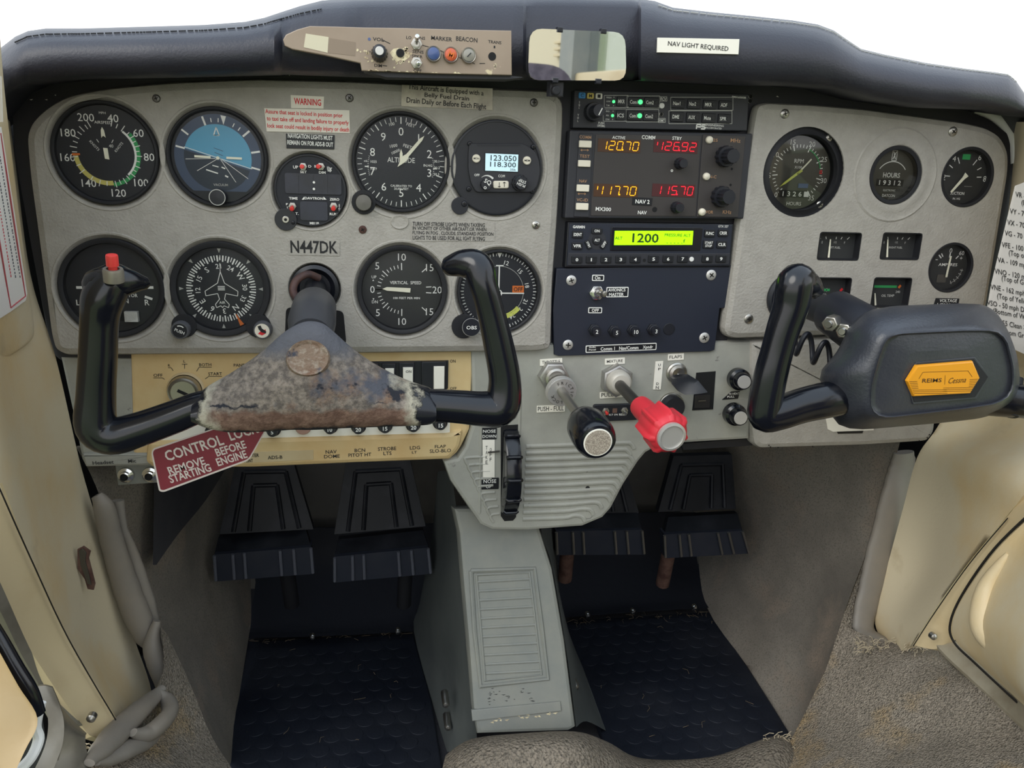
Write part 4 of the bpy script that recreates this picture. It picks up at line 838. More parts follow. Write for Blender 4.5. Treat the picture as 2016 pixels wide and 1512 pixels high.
for q in ((1189.6,188,1237,211.5),(1234.5,189,1299,212.5),(1187.6,214.5,1233,238.5),(1233,215.5,1297,240),(1320.5,191.5,1443,217),(1316.8,218.2,1441,243.5),(1299,190.5,1313,199),(1296,233,1310,241)): mb.frame(*q, .00045, w_, 'grey_print')
for s_, b_ in (('RCV',(1300.5,192,1311.5,198)),('XMT',(1297.5,234.5,1308.5,240)),('PMA6000B',(1441,189.5,1469,193.5)),('HIGH',(1194,190.5,1204,193.5)),('LOW',(1194,198,1202,201)),('T/M',(1193,206,1200,209)),('ISO',(1193,217.5,1200,220.5)),('ALL',(1193,225.5,1199,228.5)),('CRW',(1192,233.5,1200,236.5)),('PUSH',(1178,240,1189.5,244.5)),('OFF/EMG',(1176,245.5,1191,250)),('ENGINEERING',(1389.5,245,1425,248.8)),('INCORPORATED',(1389,250.5,1421,254)),('S\nQ\nL',(1139,199,1142,214)),('V\nO\nL',(1136.5,224,1139.5,240))): mb.txt(s_, *b_, w_, 'white_print', -1, .008)
mb.pl([(1371,254),(1372,245),(1381,245.6),(1380,250),(1372,249.5)], .0012, w_, 'white_print'); mb.pl([(1389,246),(1382,245.8),(1381.5,249.5),(1388,250),(1387.5,254),(1380,253.6)], .0012, w_, 'white_print')
for q in ((1208.8,191.5),(1208,208),(1207,219),(1206,235)): mb.disc(*q, 1.1, 0, w_, 'grey_print', 0, 8)
mb.done()
for q, s_, m_ in (((1139.6,181.8,1153,193.7),'C','blue_tag'),((1156,182.8,1169.3,194.4),'M','yellow_tag'),((1173,183.5,1186,195),'I','label_white')):
    b = t.part('marker_lamp'); b.rect(*q, 0, .0012, m_, .0003, .0012); b.txt(s_, (q[0]+q[2])/2-3, q[1]+2.4, (q[0]+q[2])/2+3, q[3]-2.4, .0014, 'black_print'); b.done()
for x, y in ((1208.4,200),(1206.2,227.6)): b = t.part('indicator'); b.disc(x, y, 2.9, 0, .0005, 'led_green', .0001, 14); b.done('glowing green light')
knob(t, 1166, 221, 0, 18, .008, 12.5, .014, flute=(18, .03), name='volume_knob')
k = t.part('knob_mark'); a = k.l(1182, 218, .0224); k.line((a[0]-.0012, a[1]-.0035), (a[0]+.0016, a[1]+.0022), .0009, .0224, 'white_print'); k.done()
BT = [('MKR',1215,190,1232,209.5,None),('Com1',1237,191.5,1266,210,'led_green'),('Com2',1269,192,1297,211.5,'dial_grey'),('ICS',1213.5,217.5,1230.4,237,None),('Com1',1236,218.5,1264.7,237,'led_green'),('Com2',1267,219.7,1296,238.4,'dial_grey'),('Nav1',1322.3,194.2,1349,213,'dial_grey'),('Nav2',1354,194.7,1379.6,214.3,'dial_grey'),('MKR',1385,197,1410.6,215,'dial_grey'),('ADF',1416,198,1440.7,215.6,'dial_grey'),('DME',1321,220,1346.4,239.7,'dial_grey'),('AUX',1352,221,1377.7,241,'dial_grey'),('Mute',1383,222.9,1409,241.9,'dial_grey'),('SPR',1414.4,224.5,1438.8,243,'dial_grey')]
for s_, x0, y0, x1, y1, led in BT: button(t, x0, y0, x1, y1, 0, .0014, s_, led=led, th=6)
b = t.part('selector'); b.disc(1303.5, 208, 5.4, 0, .0016, 'white_paint', .0004); b.done('white round button'); b = t.part('jack'); b.disc(1302, 225, 4, 0, .0008, 'steel', .0003, 16, 'black_deep'); b.done()
# nav/com radio
t = T('nav_com_radio', 'large brown black radio with amber and red frequencies in the middle of the stack', 'radio', (1290, 342), .0)
mb = t.part('faceplate'); mb.poly([(1122,256),(1482,263),(1464,431),(1112,430)], -.03, 0, 'radio_face', .0012, r=.0015)
mb.poly([(1141,262),(1168,263),(1160,428),(1130,427)], -.0002, .0012, 'radio_face', .0006, r=.0008)
mb.poly([(1384,265),(1468,268),(1453,428),(1372,427)], -.0002, .0010, 'radio_face_brown', .0005, r=.0008)
mb.poly([(1173,264),(1381,267),(1370,426),(1163,425)], -.0002, .0006, 'radio_face_brown', .0004, r=.001)
w_ = .0008
for s_, b_, m_ in (('ACTIVE',(1205.5,268,1231,274),'white_print'),('COMM',(1263.5,266.5,1290,274.6),'white_print'),('STBY',(1323.6,269,1342.3,276),'white_print'),('MX300',(1172.8,408,1203,415.5),'white_print'),('NAV',(1255.8,415,1273.2,422),'white_print')): mb.txt(s_, *b_, w_, m_, -1, .015)
for s_, b_ in (('COMM',(1141,267,1164,273)),('TEST',(1141,304.5,1161,310.5)),('NAV',(1140.6,353.6,1155.4,359.5)),('VC-ID',(1135.3,390.6,1157.5,396.5))): mb.txt(s_, *b_, .0014, 'tan_print', -1, .006)
for s_, b_ in (('MHz',(1438.5,273,1458,280.5)),('KHz',(1423,414,1440,421)),('25',(1404,273,1413,279)),('N-C',(1396,345,1410.5,351)),('VOR',(1389,414.5,1404,420.5))): mb.txt(s_, *b_, .0012, 'tan_print', -1, .006)
for x, y in ((1151,295.5),(1145.5,381.5)): mb.pl([(x-8,y),(x+8,y)], .0005, .0014, 'tan_print'); mb.pl([(x-5,y-2),(x-8,y),(x-5,y+2)], .0005, .0014, 'tan_print'); mb.pl([(x+5,y-2),(x+8,y),(x+5,y+2)], .0005, .0014, 'tan_print')
mb.disc(1289, 412.5, 5, 0, w_, 'black_deep', 0, 16); a = mb.l(1322.8, 336, w_); mb.ring(a[0], a[1], .0005, .0011, w_, 'white_print'); mb.disc(1441, 332.5, 2.4, 0, .0012, 'black_deep', 0, 10); mb.disc(1438.5, 364, 2.4, 0, .0012, 'black_deep', 0, 10)
mb.done()
SEG['t'] = 'fbc'
for s_, q, m_, gm in (('120.70',(1181,277,1258,297),'led_amber','led_glow_amber'),('t26.92',(1291,278.5,1371,298),'led_red','led_glow_red'),('t17.70',(1172.8,365.5,1253,385),'led_amber','led_glow_amber'),('115.70',(1288,365.5,1365,384.5),'led_red','led_glow_red')):
    b = t.part('display'); x0, y0, x1, y1 = q; b.rect(x0-4, y0-3, x1+3, y1+3, .0, .0009, gm); a = b.l(x0, y0, .0012); c = b.l(x1, y1, .0012)
    b.seg(s_, (a[0]+c[0])/2, (a[1]+c[1])/2, c[0]-a[0], a[1]-c[1], .0012, m_, .14, .09); b.done('glowing %s digits' % ('amber' if 'amber' in m_ else 'red'))
for q in ((1140.6,276.7,1165,290.5),(1138.8,315.3,1163,328.5),(1136,363.5,1160.3,377.3),(1134.7,400,1158.8,413.5)): button(t, *q, .0012, .0022, None, 'button_ivory')
for x, y in ((1396,275.4),(1390.3,347.4),(1381.7,417.4)): b = t.part('button'); a = b.l(x, y, .001); s_ = t.sc(x, y); b.lathe([(7.2*s_, .001), (6.6*s_, .003), (4*s_, .0042), (0, .0046)], 'button_ivory', 24, a[0], a[1]); b.done()
knob(t, 1426, 308, .001, 20, .007, 14, .012, flute=(10, .08), name='tuning_knob'); knob(t, 1418, 387, .001, 20, .007, 14, .012, flute=(10, .08), name='tuning_knob')
knob(t, 1337, 322, .0006, 11, .006, 9, .005, name='volume_knob'); knob(t, 1330, 408, .0006, 11, .006, 9, .005, name='volume_knob')
lab('small black NAV 2 sticker on the big radio', [('NAV 2', (1251,393,1279,401))], 'sticker', (1245.6,388,1285,405), .0-.0008, poly=[(1246,388),(1285,390),(1283,405),(1245,403)], mat='label_black', ink='white_print', rot=-1, bold=.02, border=None)
# transponder
t = T('transponder', 'black transponder with bright green 1200 display below the big radio', 'radio', (1280, 482), .004)
mb = t.part('faceplate'); mb.poly([(1118,437),(1445,441),(1438,526),(1112,527)], -.03, 0, 'button_black', .001, r=.001); mb.poly([(1121,440),(1442,443),(1436,523),(1116,524)], 0, .0008, 'plate_blue_black', .0004, r=.001)
mb.poly([(1119,498),(1438,499),(1435,521),(1118,523)], 0, .0012, 'radio_face', .0004, r=.0006)
mb.poly([(1204,446),(1384,448),(1379,494),(1201,494)], 0, .0016, 'window_dark', .0006, r=.0014); w_ = .001
mb.txt('GARMIN', 1128, 444, 1151.5, 449.5, w_, bold=.03); mb.txt('GTX 327', 1414, 443.5, 1434, 448, w_)
a = mb.l(1175.5, 473, w_); mb.ring(a[0], a[1], .0, .0083, w_, 'radio_face')
mb.disc(1268.7, 512.5, 3.2, 0, .0014, 'black_deep', 0, 12); mb.disc(1362, 510.5, 4.6, 0, .002, 'white_paint', .0004, 16); mb.done()
s_ = t.part('screen'); s_.poly([(1210.5,454.5),(1365,454.5),(1363,482),(1209,482.5)], .001, .0019, 'lcd_green'); z = .0021
s_.txt('1200', 1245, 459.5, 1297, 478, z, 'lcd_ink', bold=.02); s_.txt('ALT', 1210.8, 466, 1225.5, 471.5, z, 'lcd_ink', bold=.015); s_.txt('PRESSURE ALT', 1308.6, 460, 1360, 466, z, 'lcd_ink', bold=.01); s_.txt('- - - - -', 1312, 478, 1344, 479, z, 'lcd_ink'); s_.txt('f', 1345, 471, 1349, 478, z, 'lcd_ink'); s_.done('bright green display')
for q in (('IDENT',1127,454.4,1148,469),('VFR',1126,477,1147,491.6),('FUNC',1387.6,452,1408,467),('CRSR',1414.4,451.7,1434,466),('CLR',1411.7,474,1431.3,489)): button(t, *q[1:], .0008, .0014, q[0], 'button_black', th=5, r=.0012, bold=.02)
button(t, 1385, 473, 1405.8, 489, .0008, .0014, 'START\nSTOP', th=9, bold=.02)
button(t, 1164.7, 448.5, 1186, 461, .0008, .0014, 'ON', r=.002, tb=(1170.5,452,1180.5,457.3), bold=.02)
b = t.part('button'); b.disc(1175.5, 473, 9.2, .0008, .0024, 'button_black', .0005); b.txt('ALT', 1170.5, 470.2, 1181, 475.4, .0026, bold=.02); b.done()
for s_, x, y, r_ in (('STBY',1158.6,481.6,-62),('OFF',1189,481.2,58)): b = t.part('button'); a = b.l(x, y, .0022); b.at(a[0], a[1], 0, rz=r_); b.box(-.0042, -.0023, .0042, .0023, .0008, .0022, 'button_black', .0004, .0012); b.text(s_, 0, 0, None, .006, .0024, 'white_print', 0, .02); b.xf = None; b.done()
for i, x in enumerate((1125.9,1154.3,1183.2,1212.3,1241,1276.9,1305.6,1334.3,1382.7,1410)):
    y = 504-.12*i*1.0-(.6 if i > 4 else 0); button(t, x, y, x+20.5, y+14.4, .0012, .0014, str(i), tb=(x+(7.4 if i != 1 else 9), y+4.2, x+(12.6 if i != 1 else 11), y+10.6), bold=.02, r=.001)
# side strip and avionics master plate
t = T('avionics_switch_plate', 'blue black plate with avionics master toggle and breakers below the radio stack', 'switch panel', (1250, 610), .0055)
mb = t.part('plate'); mb.poly([(1096,529),(1442,522),(1431,606),(1417,607),(1407,689),(1398,692),(1100,701),(1091,698),(1089,610)], -.02, 0, 'plate_blue_black', .0006); w_ = .0002
mb.disc(1317.4, 647.8, 11.5, 0, .0008, 'black_plastic', .0004); mb.done()
def sticker(t, x0, y0, x1, y1, texts, rot=0, w0=0):
    b = t.part('sticker'); a = b.l(x0, (y0+y1)/2); c = b.l(x1, (y0+y1)/2); d_ = b.l((x0+x1)/2, y0); e_ = b.l((x0+x1)/2, y1); hw = (c[0]-a[0])/2; hh = (d_[1]-e_[1])/2
    b.at((a[0]+c[0])/2, (d_[1]+e_[1])/2, 0, rz=rot); b.slab(rpoly([(-hw, -hh), (hw, -hh), (hw, hh), (-hw, hh)], .001), w0, w0+.0004, 'white_print'); b.slab(rpoly([(-hw+.0008, -hh+.0008), (hw-.0008, -hh+.0008), (hw-.0008, hh-.0008), (-hw+.0008, hh-.0008)], .0006), w0, w0+.0005, 'label_black'); b.xf = None
    for s_, q in texts: b.txt(s_, *q, w0+.0007, 'white_print', rot, .02)
    b.done()
sticker(t, 1165.5, 541, 1189, 553, [('On', (1171,543.5,1182,550.5))]); sticker(t, 1158, 605, 1185, 616.5, [('OFF', (1165,608,1179,614))])
sticker(t, 1193.5, 565, 1237, 585, [('AVIONICS', (1197.5,567.5,1231.5,574)), ('MASTER', (1199,576.5,1228,583))], 1)
sticker(t, 1153, 677.5, 1292, 691.5, [('Comm 1', (1182.5,683,1210.5,690)), ('Nav/Comm', (1219,681.5,1257,688.5)), ('Xpndr', (1265.5,680,1285.5,688)), ('Audio', (1159.5,682,1173,685)), ('Panel', (1159.5,687,1173,690))], 2)
toggle(t, 1174, 576.5, 15, 0, .0045, .001, .011, 6, 'steel', 'chrome')
for s_, x, y in (('2',1168.8,648.5),('5',1207.6,650.5),('10',1245,649),('3',1284,647.8)):
    b = t.part('circuit_breaker'); a = b.l(x, y); k_ = t.sc(x, y); b.slab(circle(a[0], a[1], 12*k_, 6), 0, .003, 'black_plastic', .0006); b.lathe([(9.5*k_, .003), (9.5*k_, .006), (8.5*k_, .0062), (8.5*k_, .0105), (7.6*k_, .0113), (0, .0113)], 'black_plastic', 28, a[0], a[1]); b.text(s_, a[0], a[1], 7.5*k_, None, .0116, 'white_print'); b.done()
for k_, (x, y) in enumerate(((1124.6,552),(1400,541.4),(1118,679),(1386.5,665))): screw(t, x, y, 10, .0002, 'alu_face', k_)
# ---------------------------------------------------------------- throttle, mixture and knobs
def L3(t, px, py, w): return Vector(t.l(px, py, w))
t = T('throttle_control', 'black round throttle plunger with gritty face, pulled out on a steel rod', 'throttle', (1090, 745), .008)
b = t.part('mounting_nut'); a = L3(t, 1088, 738, 0); k_ = t.sc(1088, 738); b.slab(circle(a.x, a.y, 30*k_, 6), 0, .009, 'aluminium', .002); b.lathe([(20*k_, .009), (20*k_, .016), (16*k_, .017)], 'steel', 32, a.x, a.y); b.done()
b = t.part('friction_disc'); A = L3(t, 1103, 768, .018); B = L3(t, 1108, 775, .026); b.along(A, B); r_ = 29*t.sc(1105, 771, .02); b.lathe([(r_, -.001), (r_*1.03, .0), (r_*1.03, .005), (r_*.97, .006), (0, .0062)], 'alu_face', 120, 0, 0, (60, .035, 1, 2))
for i in range(14): b.text('FRICTION LOCK '[i], .68*r_*math.sin(i*.40), .68*r_*math.cos(i*.40), .003, None, .0064, 'steel_dark', -math.degrees(i*.40))
b.done('knurled friction lock disc'); b = t.part('rod'); K0 = L3(t, 1150, 832, .085); b.tube([L3(t, 1096, 756, .01), L3(t, 1107, 772, .027), K0], .0044, 'steel', 16); b.done()
K1 = L3(t, 1177, 871, .125); k0 = L3(t, 1147, 826, .078); b = t.part('knob'); h = b.along(k0, K1); R0 = 41*t.sc(1170, 860, .115)
b.lathe([(R0*.22, -.004), (R0*.5, 0), (R0*.82, h*.10), (R0*.97, h*.3), (R0*1.0, h*.55), (R0*.98, h*.78), (R0*.92, h*.92), (R0*.80, h*.985), (R0*.66, h)], 'black_gloss', 64); b.done(); b = t.part('face_disc'); b.along(k0, K1); b.cyl(0, 0, R0*.67, h-.001, h+.0006, 'label_white', .0003, 40); b.cyl(0, 0, R0*.61, h, h+.0009, 'grit', .0002, 40); b.done('gritty speckled face')
t = T('mixture_control', 'red scalloped mixture plunger pulled out beside the black throttle', 'mixture control', (1215, 750), .008)
b = t.part('mounting_nut'); a = L3(t, 1211, 746, 0); k_ = t.sc(1210, 746); b.at(a.x, a.y, 0, rz=28); b.slab(circle(0, 0, 32*k_, 6), 0, .010, 'aluminium', .002); b.lathe([(23*k_, .010), (23*k_, .014), (21*k_, .018), (17*k_, .020), (8*k_, .0205)], 'nut_white', 40); b.done('white nut'); b = t.part('rod'); b.tube([L3(t, 1219, 757, .018), L3(t, 1270, 811, .08)], .0052, 'steel_dark', 16); b.done()
k0 = L3(t, 1261, 800, .062); K1 = L3(t, 1321, 859, .125); b = t.part('knob'); h = b.along(k0, K1); R0 = 42*t.sc(1310, 850, .115)
b.lathe([(R0*.30, -.002), (R0*.52, 0), (R0*.55, h*.10), (R0*.56, h*.42)], 'red_plastic', 48)
def scal(r, k, z): return [((r*(1+k*max(0, math.cos(7*2*math.pi*i/112))**2))*math.cos(2*math.pi*i/112), (r*(1+k*max(0, math.cos(7*2*math.pi*i/112))**2))*math.sin(2*math.pi*i/112), z) for i in range(112)]
b.rings([scal(R0*.56, 0, h*.38), scal(R0*.74, .05, h*.46), scal(R0*.86, .18, h*.52), scal(R0*.90, .20, h*.86), scal(R0*.86, .14, h*.94), scal(R0*.72, .02, h*.99)], 'red_plastic'); b.done()
b = t.part('face_disc'); b.along(k0, K1); b.lathe([(R0*.66, h*.97), (R0*.66, h+.002), (R0*.55, h+.0026), (R0*.55, h+.0014), (0, h+.0014)], 'alu_face', 48); b.done('brushed metal face')
t = T('flap_switch', 'black paddle flap switch leaning right from a chrome collar', 'switch', (1331, 734), .008)
b = t.part('collar'); a = L3(t, 1331, 733.5, 0); k_ = t.sc(1331, 733); b.lathe([(20*k_, 0), (20*k_, .002), (17*k_, .003), (17*k_, .006), (12*k_, .007), (0, .004)], 'steel', 32, a.x, a.y); b.done()
b = t.part('paddle'); rs = []
for (x0, y0), (x1, y1), w1, w2 in (((1322,744),(1340,738),.010,.012),((1324,757),(1356,738),.018,.02),((1334,769),(1371,747),.026,.03),((1345,775),(1390,770),.032,.036)):
    A = L3(t, x0, y0, w1); B = L3(t, x1, y1, w2); n_ = Vector((.0, .0, .004)); rs.append([A-n_*.6, A+n_, A.lerp(B, .3)+n_*1.4, A.lerp(B, .7)+n_*1.4, B+n_, B-n_*.6, A.lerp(B, .5)-n_*1.2])
b.rings(rs, 'lever_black', cap0=True); b.done()
t = T('elt_switch', 'small black emergency locator switch plate behind the red mixture knob', 'switch', (1212, 812), .008)
b = t.part('plate'); b.poly([(1168,797),(1256,795),(1257,827),(1170,831)], 0, .0025, 'black_plastic', .0008, r=.003); b.txt('ON', 1187, 815, 1192, 818, .0027); b.txt('ELT', 1199, 815, 1207, 818, .0027); b.txt('ON', 1209, 814.6, 1216, 818, .0027); b.txt('RESET', 1219, 814, 1234, 818, .0027); b.rect(1206, 804, 1215, 813, .0025, .0028, 'rust'); b.done(); toggle(t, 1192, 809, 7, .0025, .0, -.001, .005, 3, 'red_button'); toggle(t, 1229, 808, 7, .0025, .0, -.001, .005, 3)
t = T('cigarette_lighter', 'black round lighter cap in a chrome ring behind the red mixture knob', 'lighter', (1323, 802), .008); knob(t, 1320, 797, 0, 24, .004, 0, 0, 'steel', None, None, name='rim'); knob(t, 1321, 798, .004, 21, .010, 0, 0, 'black_plastic', None, None, name='cap')
for nm, lb, x, y, x2, y2 in (('cabin_heat_knob','upper black pull knob with silver face left of the right yoke grip',1450,744,1465,752),('cabin_air_knob','lower black pull knob with silver face left of the right yoke grip',1441,812,1458,823)):
    t = T(nm, lb, 'knob', (x, y), .008); A = L3(t, x, y, .004); B = L3(t, x2, y2, .026); b = t.part('shaft'); a0 = L3(t, x-8, y-6, 0); b.tube([a0, A], .006, 'steel_dark', 20); b.done()
    b = t.part('knob'); h = b.along(A, B); r_ = 20*t.sc(x2, y2, .02); b.lathe([(r_*.75, 0), (r_*1.05, h*.15), (r_*1.02, h*.5), (r_*.80, h*.6), (r_*.76, h*.95), (r_*.70, h)], 'black_gloss', 48); b.cyl(0, 0, r_*.62, h-.001, h+.0005, 'alu_face', .0002); b.done()
t = T('flap_indicator', 'narrow black flap position slot right of the flap switch', 'indicator', (1388, 770), .008); b = t.part('scale'); b.poly([(1368,778),(1399,776),(1398,803),(1366,804)], -.0, .0012, 'window_dark', .0003); b.done(); b = t.part('pointer'); b.poly([(1375,788),(1390,787),(1390,790),(1375,791)], .0012, .002, 'steel_dark'); b.done()
# trim wheel
t = T('elevator_trim', 'black ribbed elevator trim wheel standing edge-on in the pedestal slot', 'trim wheel', (1004, 930), .008)
A = L3(t, 1003, 929, 0); R0 = .0475; c_ = Vector((A.x, A.y, -.018)); b = t.part('wheel'); b.xf = Matrix.Translation(c_) @ Matrix.Rotation(R(90), 4, 'Y')
b.lathe([(.02, -.0075), (R0*.94, -.0075), (R0*.985, -.0068), (R0, -.005), (R0, .005), (R0*.985, .0068), (R0*.94, .0075), (.02, .0075)], 'black_gloss', 72); b.xf = None
for i in range(14):
    a_ = 2*math.pi*(i+.35)/14; p_ = c_+Vector((0, (R0)*math.cos(a_), (R0)*math.sin(a_))); b.tube([p_+Vector((-.0066, 0, 0)), p_+Vector((-.005, math.cos(a_)*.0016, math.sin(a_)*.0016)), p_+Vector((.005, math.cos(a_)*.0016, math.sin(a_)*.0016)), p_+Vector((.0066, 0, 0))], .0020, 'black_gloss', 10)
b.done()
s_ = single('trim_scale', 'white strip lettered TAKE OFF between the NOSE DOWN and NOSE UP placards', 'scale', (962, 903), .0075); s_.poly([(950,866),(974,866),(974,940),(951,940)], 0, .0006, 'label_white', .0001)
for i, ch in enumerate('TAKE'): s_.txt(ch, 956, 878+i*9.5, 960, 885+i*9.5, .0008, 'black_print', 0, 0)
for i, ch in enumerate('OFF'): s_.txt(ch, 964, 882+i*9.5, 968, 889+i*9.5, .0008, 'black_print', 0, 0)
s_.poly([(961,890),(984,888),(984,890.5),(961,892.5)], .0006, .0022, 'steel_dark'); s_.fin()
# ---------------------------------------------------------------- cream switch panel
t = T('switch_panel', 'cream lower left switch panel with ignition lock, rockers and a row of breakers', 'switch panel', (590, 800), .010)
mb = t.part('faceplate')
mb.poly([(256,690),(932,690),(925,845),(908,880),(900,892),(885,905),(700,912),(500,921),(305,922),(262,905)], -.02, 0, 'cream_panel', .003)
mb.poly([(290,868),(560,862),(882,853),(912,846),(905,882),(885,905),(700,912),(500,921),(305,922),(285,912)], 0, .005, 'cream_panel', .004, r=.004); w_ = .0002
for s_, b_ in (('OFF',(302,736,320,742)),('R',(331,717,335,722)),('L',(361,709,365,714)),('BOTH',(392,715,416,721)),('START',(410,733,437,739)),('PANEL',(460,716,486,722)),('LTS',(467,725,481,730)),('ON',(886,708,897,714)),('OFF',(886,762,899,767)),('MASTER',(640,712,672,718))): mb.txt(s_, *b_, w_, 'black_print', 0, .012)
for a in (((302,744),(320,744),(324,747)),((331,724),(337,724),(341,730)),((358,717),(369,717)),((363.5,717),(363.5,726)),((417,723),(392,723),(387,731)),((437,741),(411,741),(404,746))): mb.pl(a, .0005, w_, 'black_print')
w_ = .0052
mb.poly([(480,893),(500,890),(617,886),(617,905),(500,911),(480,912)], .004, w_+.0004, 'cream_trim', .0002)
for s_, b_ in (('ADS-B',(527,897,556,904)),('CIGAR LIGHTER',(450,894,510,901)),('RADIO POINT',(462,904,498,911))): mb.txt(s_, *b_, w_+.0007, 'black_print', 1, .015)
for s_, b_ in (('NAV',(641,886,663,893)),('DOME',(638,895,669,902)),('BCN',(698,883,719,890)),('PITOT HT',(686,892,731,899)),('STROBE',(744,880,780,887)),('LTS',(755,889,771,896)),('LDG',(807,878,827,885)),('LT',(811,888,821,893)),('FLAP',(856,876,878,882)),('SLO-BLO',(846,884,888,891))): mb.txt(s_, *b_, w_, 'black_print', 1, .012)
mb.done()
b = t.part('breaker_strip'); b.poly([(300,838),(886,820),(886,856),(560,864),(300,872)], 0, .0022, 'label_white', .0006, r=.001); b.done('pale strip')
for s_, x, y in (('5',420,848),('5',480,846),('5',539,843),('10',651,838),('20',706,838),('15',758,836),('20',813,834),('15',866,830)):
    b = t.part('circuit_breaker'); a = L3(t, x, y, .002); k_ = t.sc(x, y); b.lathe([(14.5*k_, .002), (14.5*k_, .005), (12.5*k_, .006), (12.5*k_, .008), (10*k_, .0085), (10*k_, .013), (9*k_, .014), (0, .014)], 'black_plastic', 36, a.x, a.y); b.text(s_, a.x, a.y, 8*k_, None, .0143, 'white_print', 0, .02); b.done()
b = t.part('plug'); a = L3(t, 597, 840, .002); b.lathe([(14.5*k_, .002), (14.5*k_, .004), (13*k_, .0052), (0, .0056)], 'copper_button', 36, a.x, a.y); b.done('copper coloured blank plug')
b = t.part('ignition_switch'); a = L3(t, 366, 767, 0); k_ = t.sc(366, 767); b.lathe([(36*k_, 0), (35*k_, .003), (33*k_, .004), (31*k_, .001)], 'cream_trim', 48, a.x, a.y); b.lathe([(32*k_, .001), (31*k_, .008), (29*k_, .010), (24*k_, .0085), (23*k_, .011), (0, .011)], 'steel', 48, a.x, a.y); b.at(a.x, a.y, 0, rz=-28); b.box(-11*k_, -3*k_, 11*k_, 3*k_, .011, .0114, 'black_deep'); b.xf = None; b.done('chrome key lock')
mb = t.part('rocker_frame'); mb.poly([(690,713),(883,710),(882,765),(872,772),(690,790)], 0, .002, 'black_plastic', .0006); mb.done()
for x0, x1, y0, y1, s_ in ((700,746,716,790,None),(752,779,716,775,None),(786,816,714,775,'ON'),(830,878,712,768,None)):
    b = t.part('rocker_switch'); b.rect(x0, y0, x1, y1, .002, .005, 'black_plastic', .001); b.rect(x0+(x1-x0)*(.5 if x1-x0 > 40 else .25), y0+10, x1-3, y1-2, .005, .0072, 'label_white', .0006)
    if s_: b.txt(s_, 799, 729, 810, 734, .0075, 'dial_grey')
    b.done()
# headset jacks
t = T('jack_bracket', 'grey bracket lettered Headset and Mic below the left yoke', 'bracket', (215, 800), .012)
mb = t.part('sheet'); mb.poly([(118,703),(262,705),(268,890),(308,905),(300,918),(168,920),(160,905),(146,830)], -.02, 0, 'lower_grey', .003); mb.poly([(160,894),(310,892),(312,916),(168,920)], 0, .004, 'lower_grey', .002, r=.002); mb.txt('Headset', 182, 907, 224, 914, .0043, 'dial_grey', 2, .02); mb.txt('Mic', 252, 904, 268, 911, .0043, 'dial_grey', 2, .02); mb.done()
mb = t.part('jack_plate'); mb.poly([(226,914),(312,912),(318,950),(232,956)], -.012, -.004, 'tunnel_grey', .001); mb.done()
for x, y in ((249,934),(297,933)): b = t.part('jack'); a = L3(t, x, y, -.004); k_ = t.sc(x, y); b.lathe([(16*k_, -.004), (15*k_, -.001), (10*k_, 0), (10*k_, .003), (7.5*k_, .0035), (6*k_, .0), (0, .0)], 'chrome', 36, a.x, a.y); b.cyl(a.x, a.y, 6*k_, 0, .0006, 'black_deep'); b.done()
# ---------------------------------------------------------------- control yokes
def rad(px, py, Y, rp): return rp*(pt(px+5, py, Y)-pt(px-5, py, Y)).length/10*.97
class Y_(T):
    def w(s, px, py, Y): return pt(px, py, Y)-s.M.translation
def horn(t, mb, P, mat='black_gloss', k=5, n=22, ell=1.0):
    pts = [t.w(a, b, c) for a, b, c, r in P]; rs = [rad(a, b, c, r) for a, b, c, r in P]
    path = catmull(pts, k); rr_ = [v.x for v in catmull([Vector((r, 0, 0)) for r in rs], k)]
    a0, a1 = path[0], path[-1]; t0 = (path[0]-path[1]).normalized(); t1 = (path[-1]-path[-2]).normalized()
    path = [a0+t0*rr_[0]*.85, a0+t0*rr_[0]*.5]+path+[a1+t1*rr_[-1]*.5, a1+t1*rr_[-1]*.85]; rr_ = [rr_[0]*.45, rr_[0]*.85]+rr_+[rr_[-1]*.85, rr_[-1]*.45]
    mb.tube(path, rr_, mat, n, True, ell, (0, 1, 0))
YY = -.14
ly = Y_('control_yoke', 'left black control yoke with bare worn centre and red push button', 'control yoke', frame=Matrix.Translation(pt(615, 770, YY)))
mb = ly.part('horn')
horn(ly, mb, [(268,556,-.125,17),(246,552,-.130,30),(222,556,-.136,42),(203,588,-.14,44),(196,630,-.14,39),(193,700,-.14,39),(189,780,-.14,40),(190,838,-.14,44),(222,858,-.14,42),(275,845,-.14,38),(340,822,-.14,36),(400,800,-.14,34),(470,793,-.14,34),(560,790,-.14,34),(660,792,-.14,34),(760,796,-.14,33),(840,797,-.14,33),(905,801,-.14,34),(955,805,-.14,36),(986,800,-.14,38),(994,752,-.14,33),(984,690,-.14,31),(968,620,-.14,29),(952,562,-.14,29),(940,527,-.135,33),(914,519,-.13,29),(889,523,-.125,22)])
horn(ly, mb, [(196,560,-.138,36),(226,556,-.138,36),(256,555,-.134,28),(281,557,-.13,16)])
hn = mb.done()
pb = ly.part('push_button', hn); c_ = ly.w(223, 536, -.150); pb.xf = Matrix.Translation(c_) @ Matrix.Rotation(R(12), 4, 'X') @ Matrix.Rotation(R(4), 4, 'Y'); q = rad(222, 530, YY, 1)
pb.lathe([(21*q, -.006), (21*q, .001), (19*q, .0025), (13*q, .0025), (12*q, .000), (0, .000)], 'sill_metal', 32); pb.done('worn metal collar'); pc_ = ly.part('button_cap', hn); pc_.xf = pb.xf; pc_.lathe([(9*q, .000), (9*q, .004), (12.5*q, .0045), (12.5*q, .0105), (11.5*q, .0115), (0, .0117)], 'red_button', 28); pc_.done('red button cap')
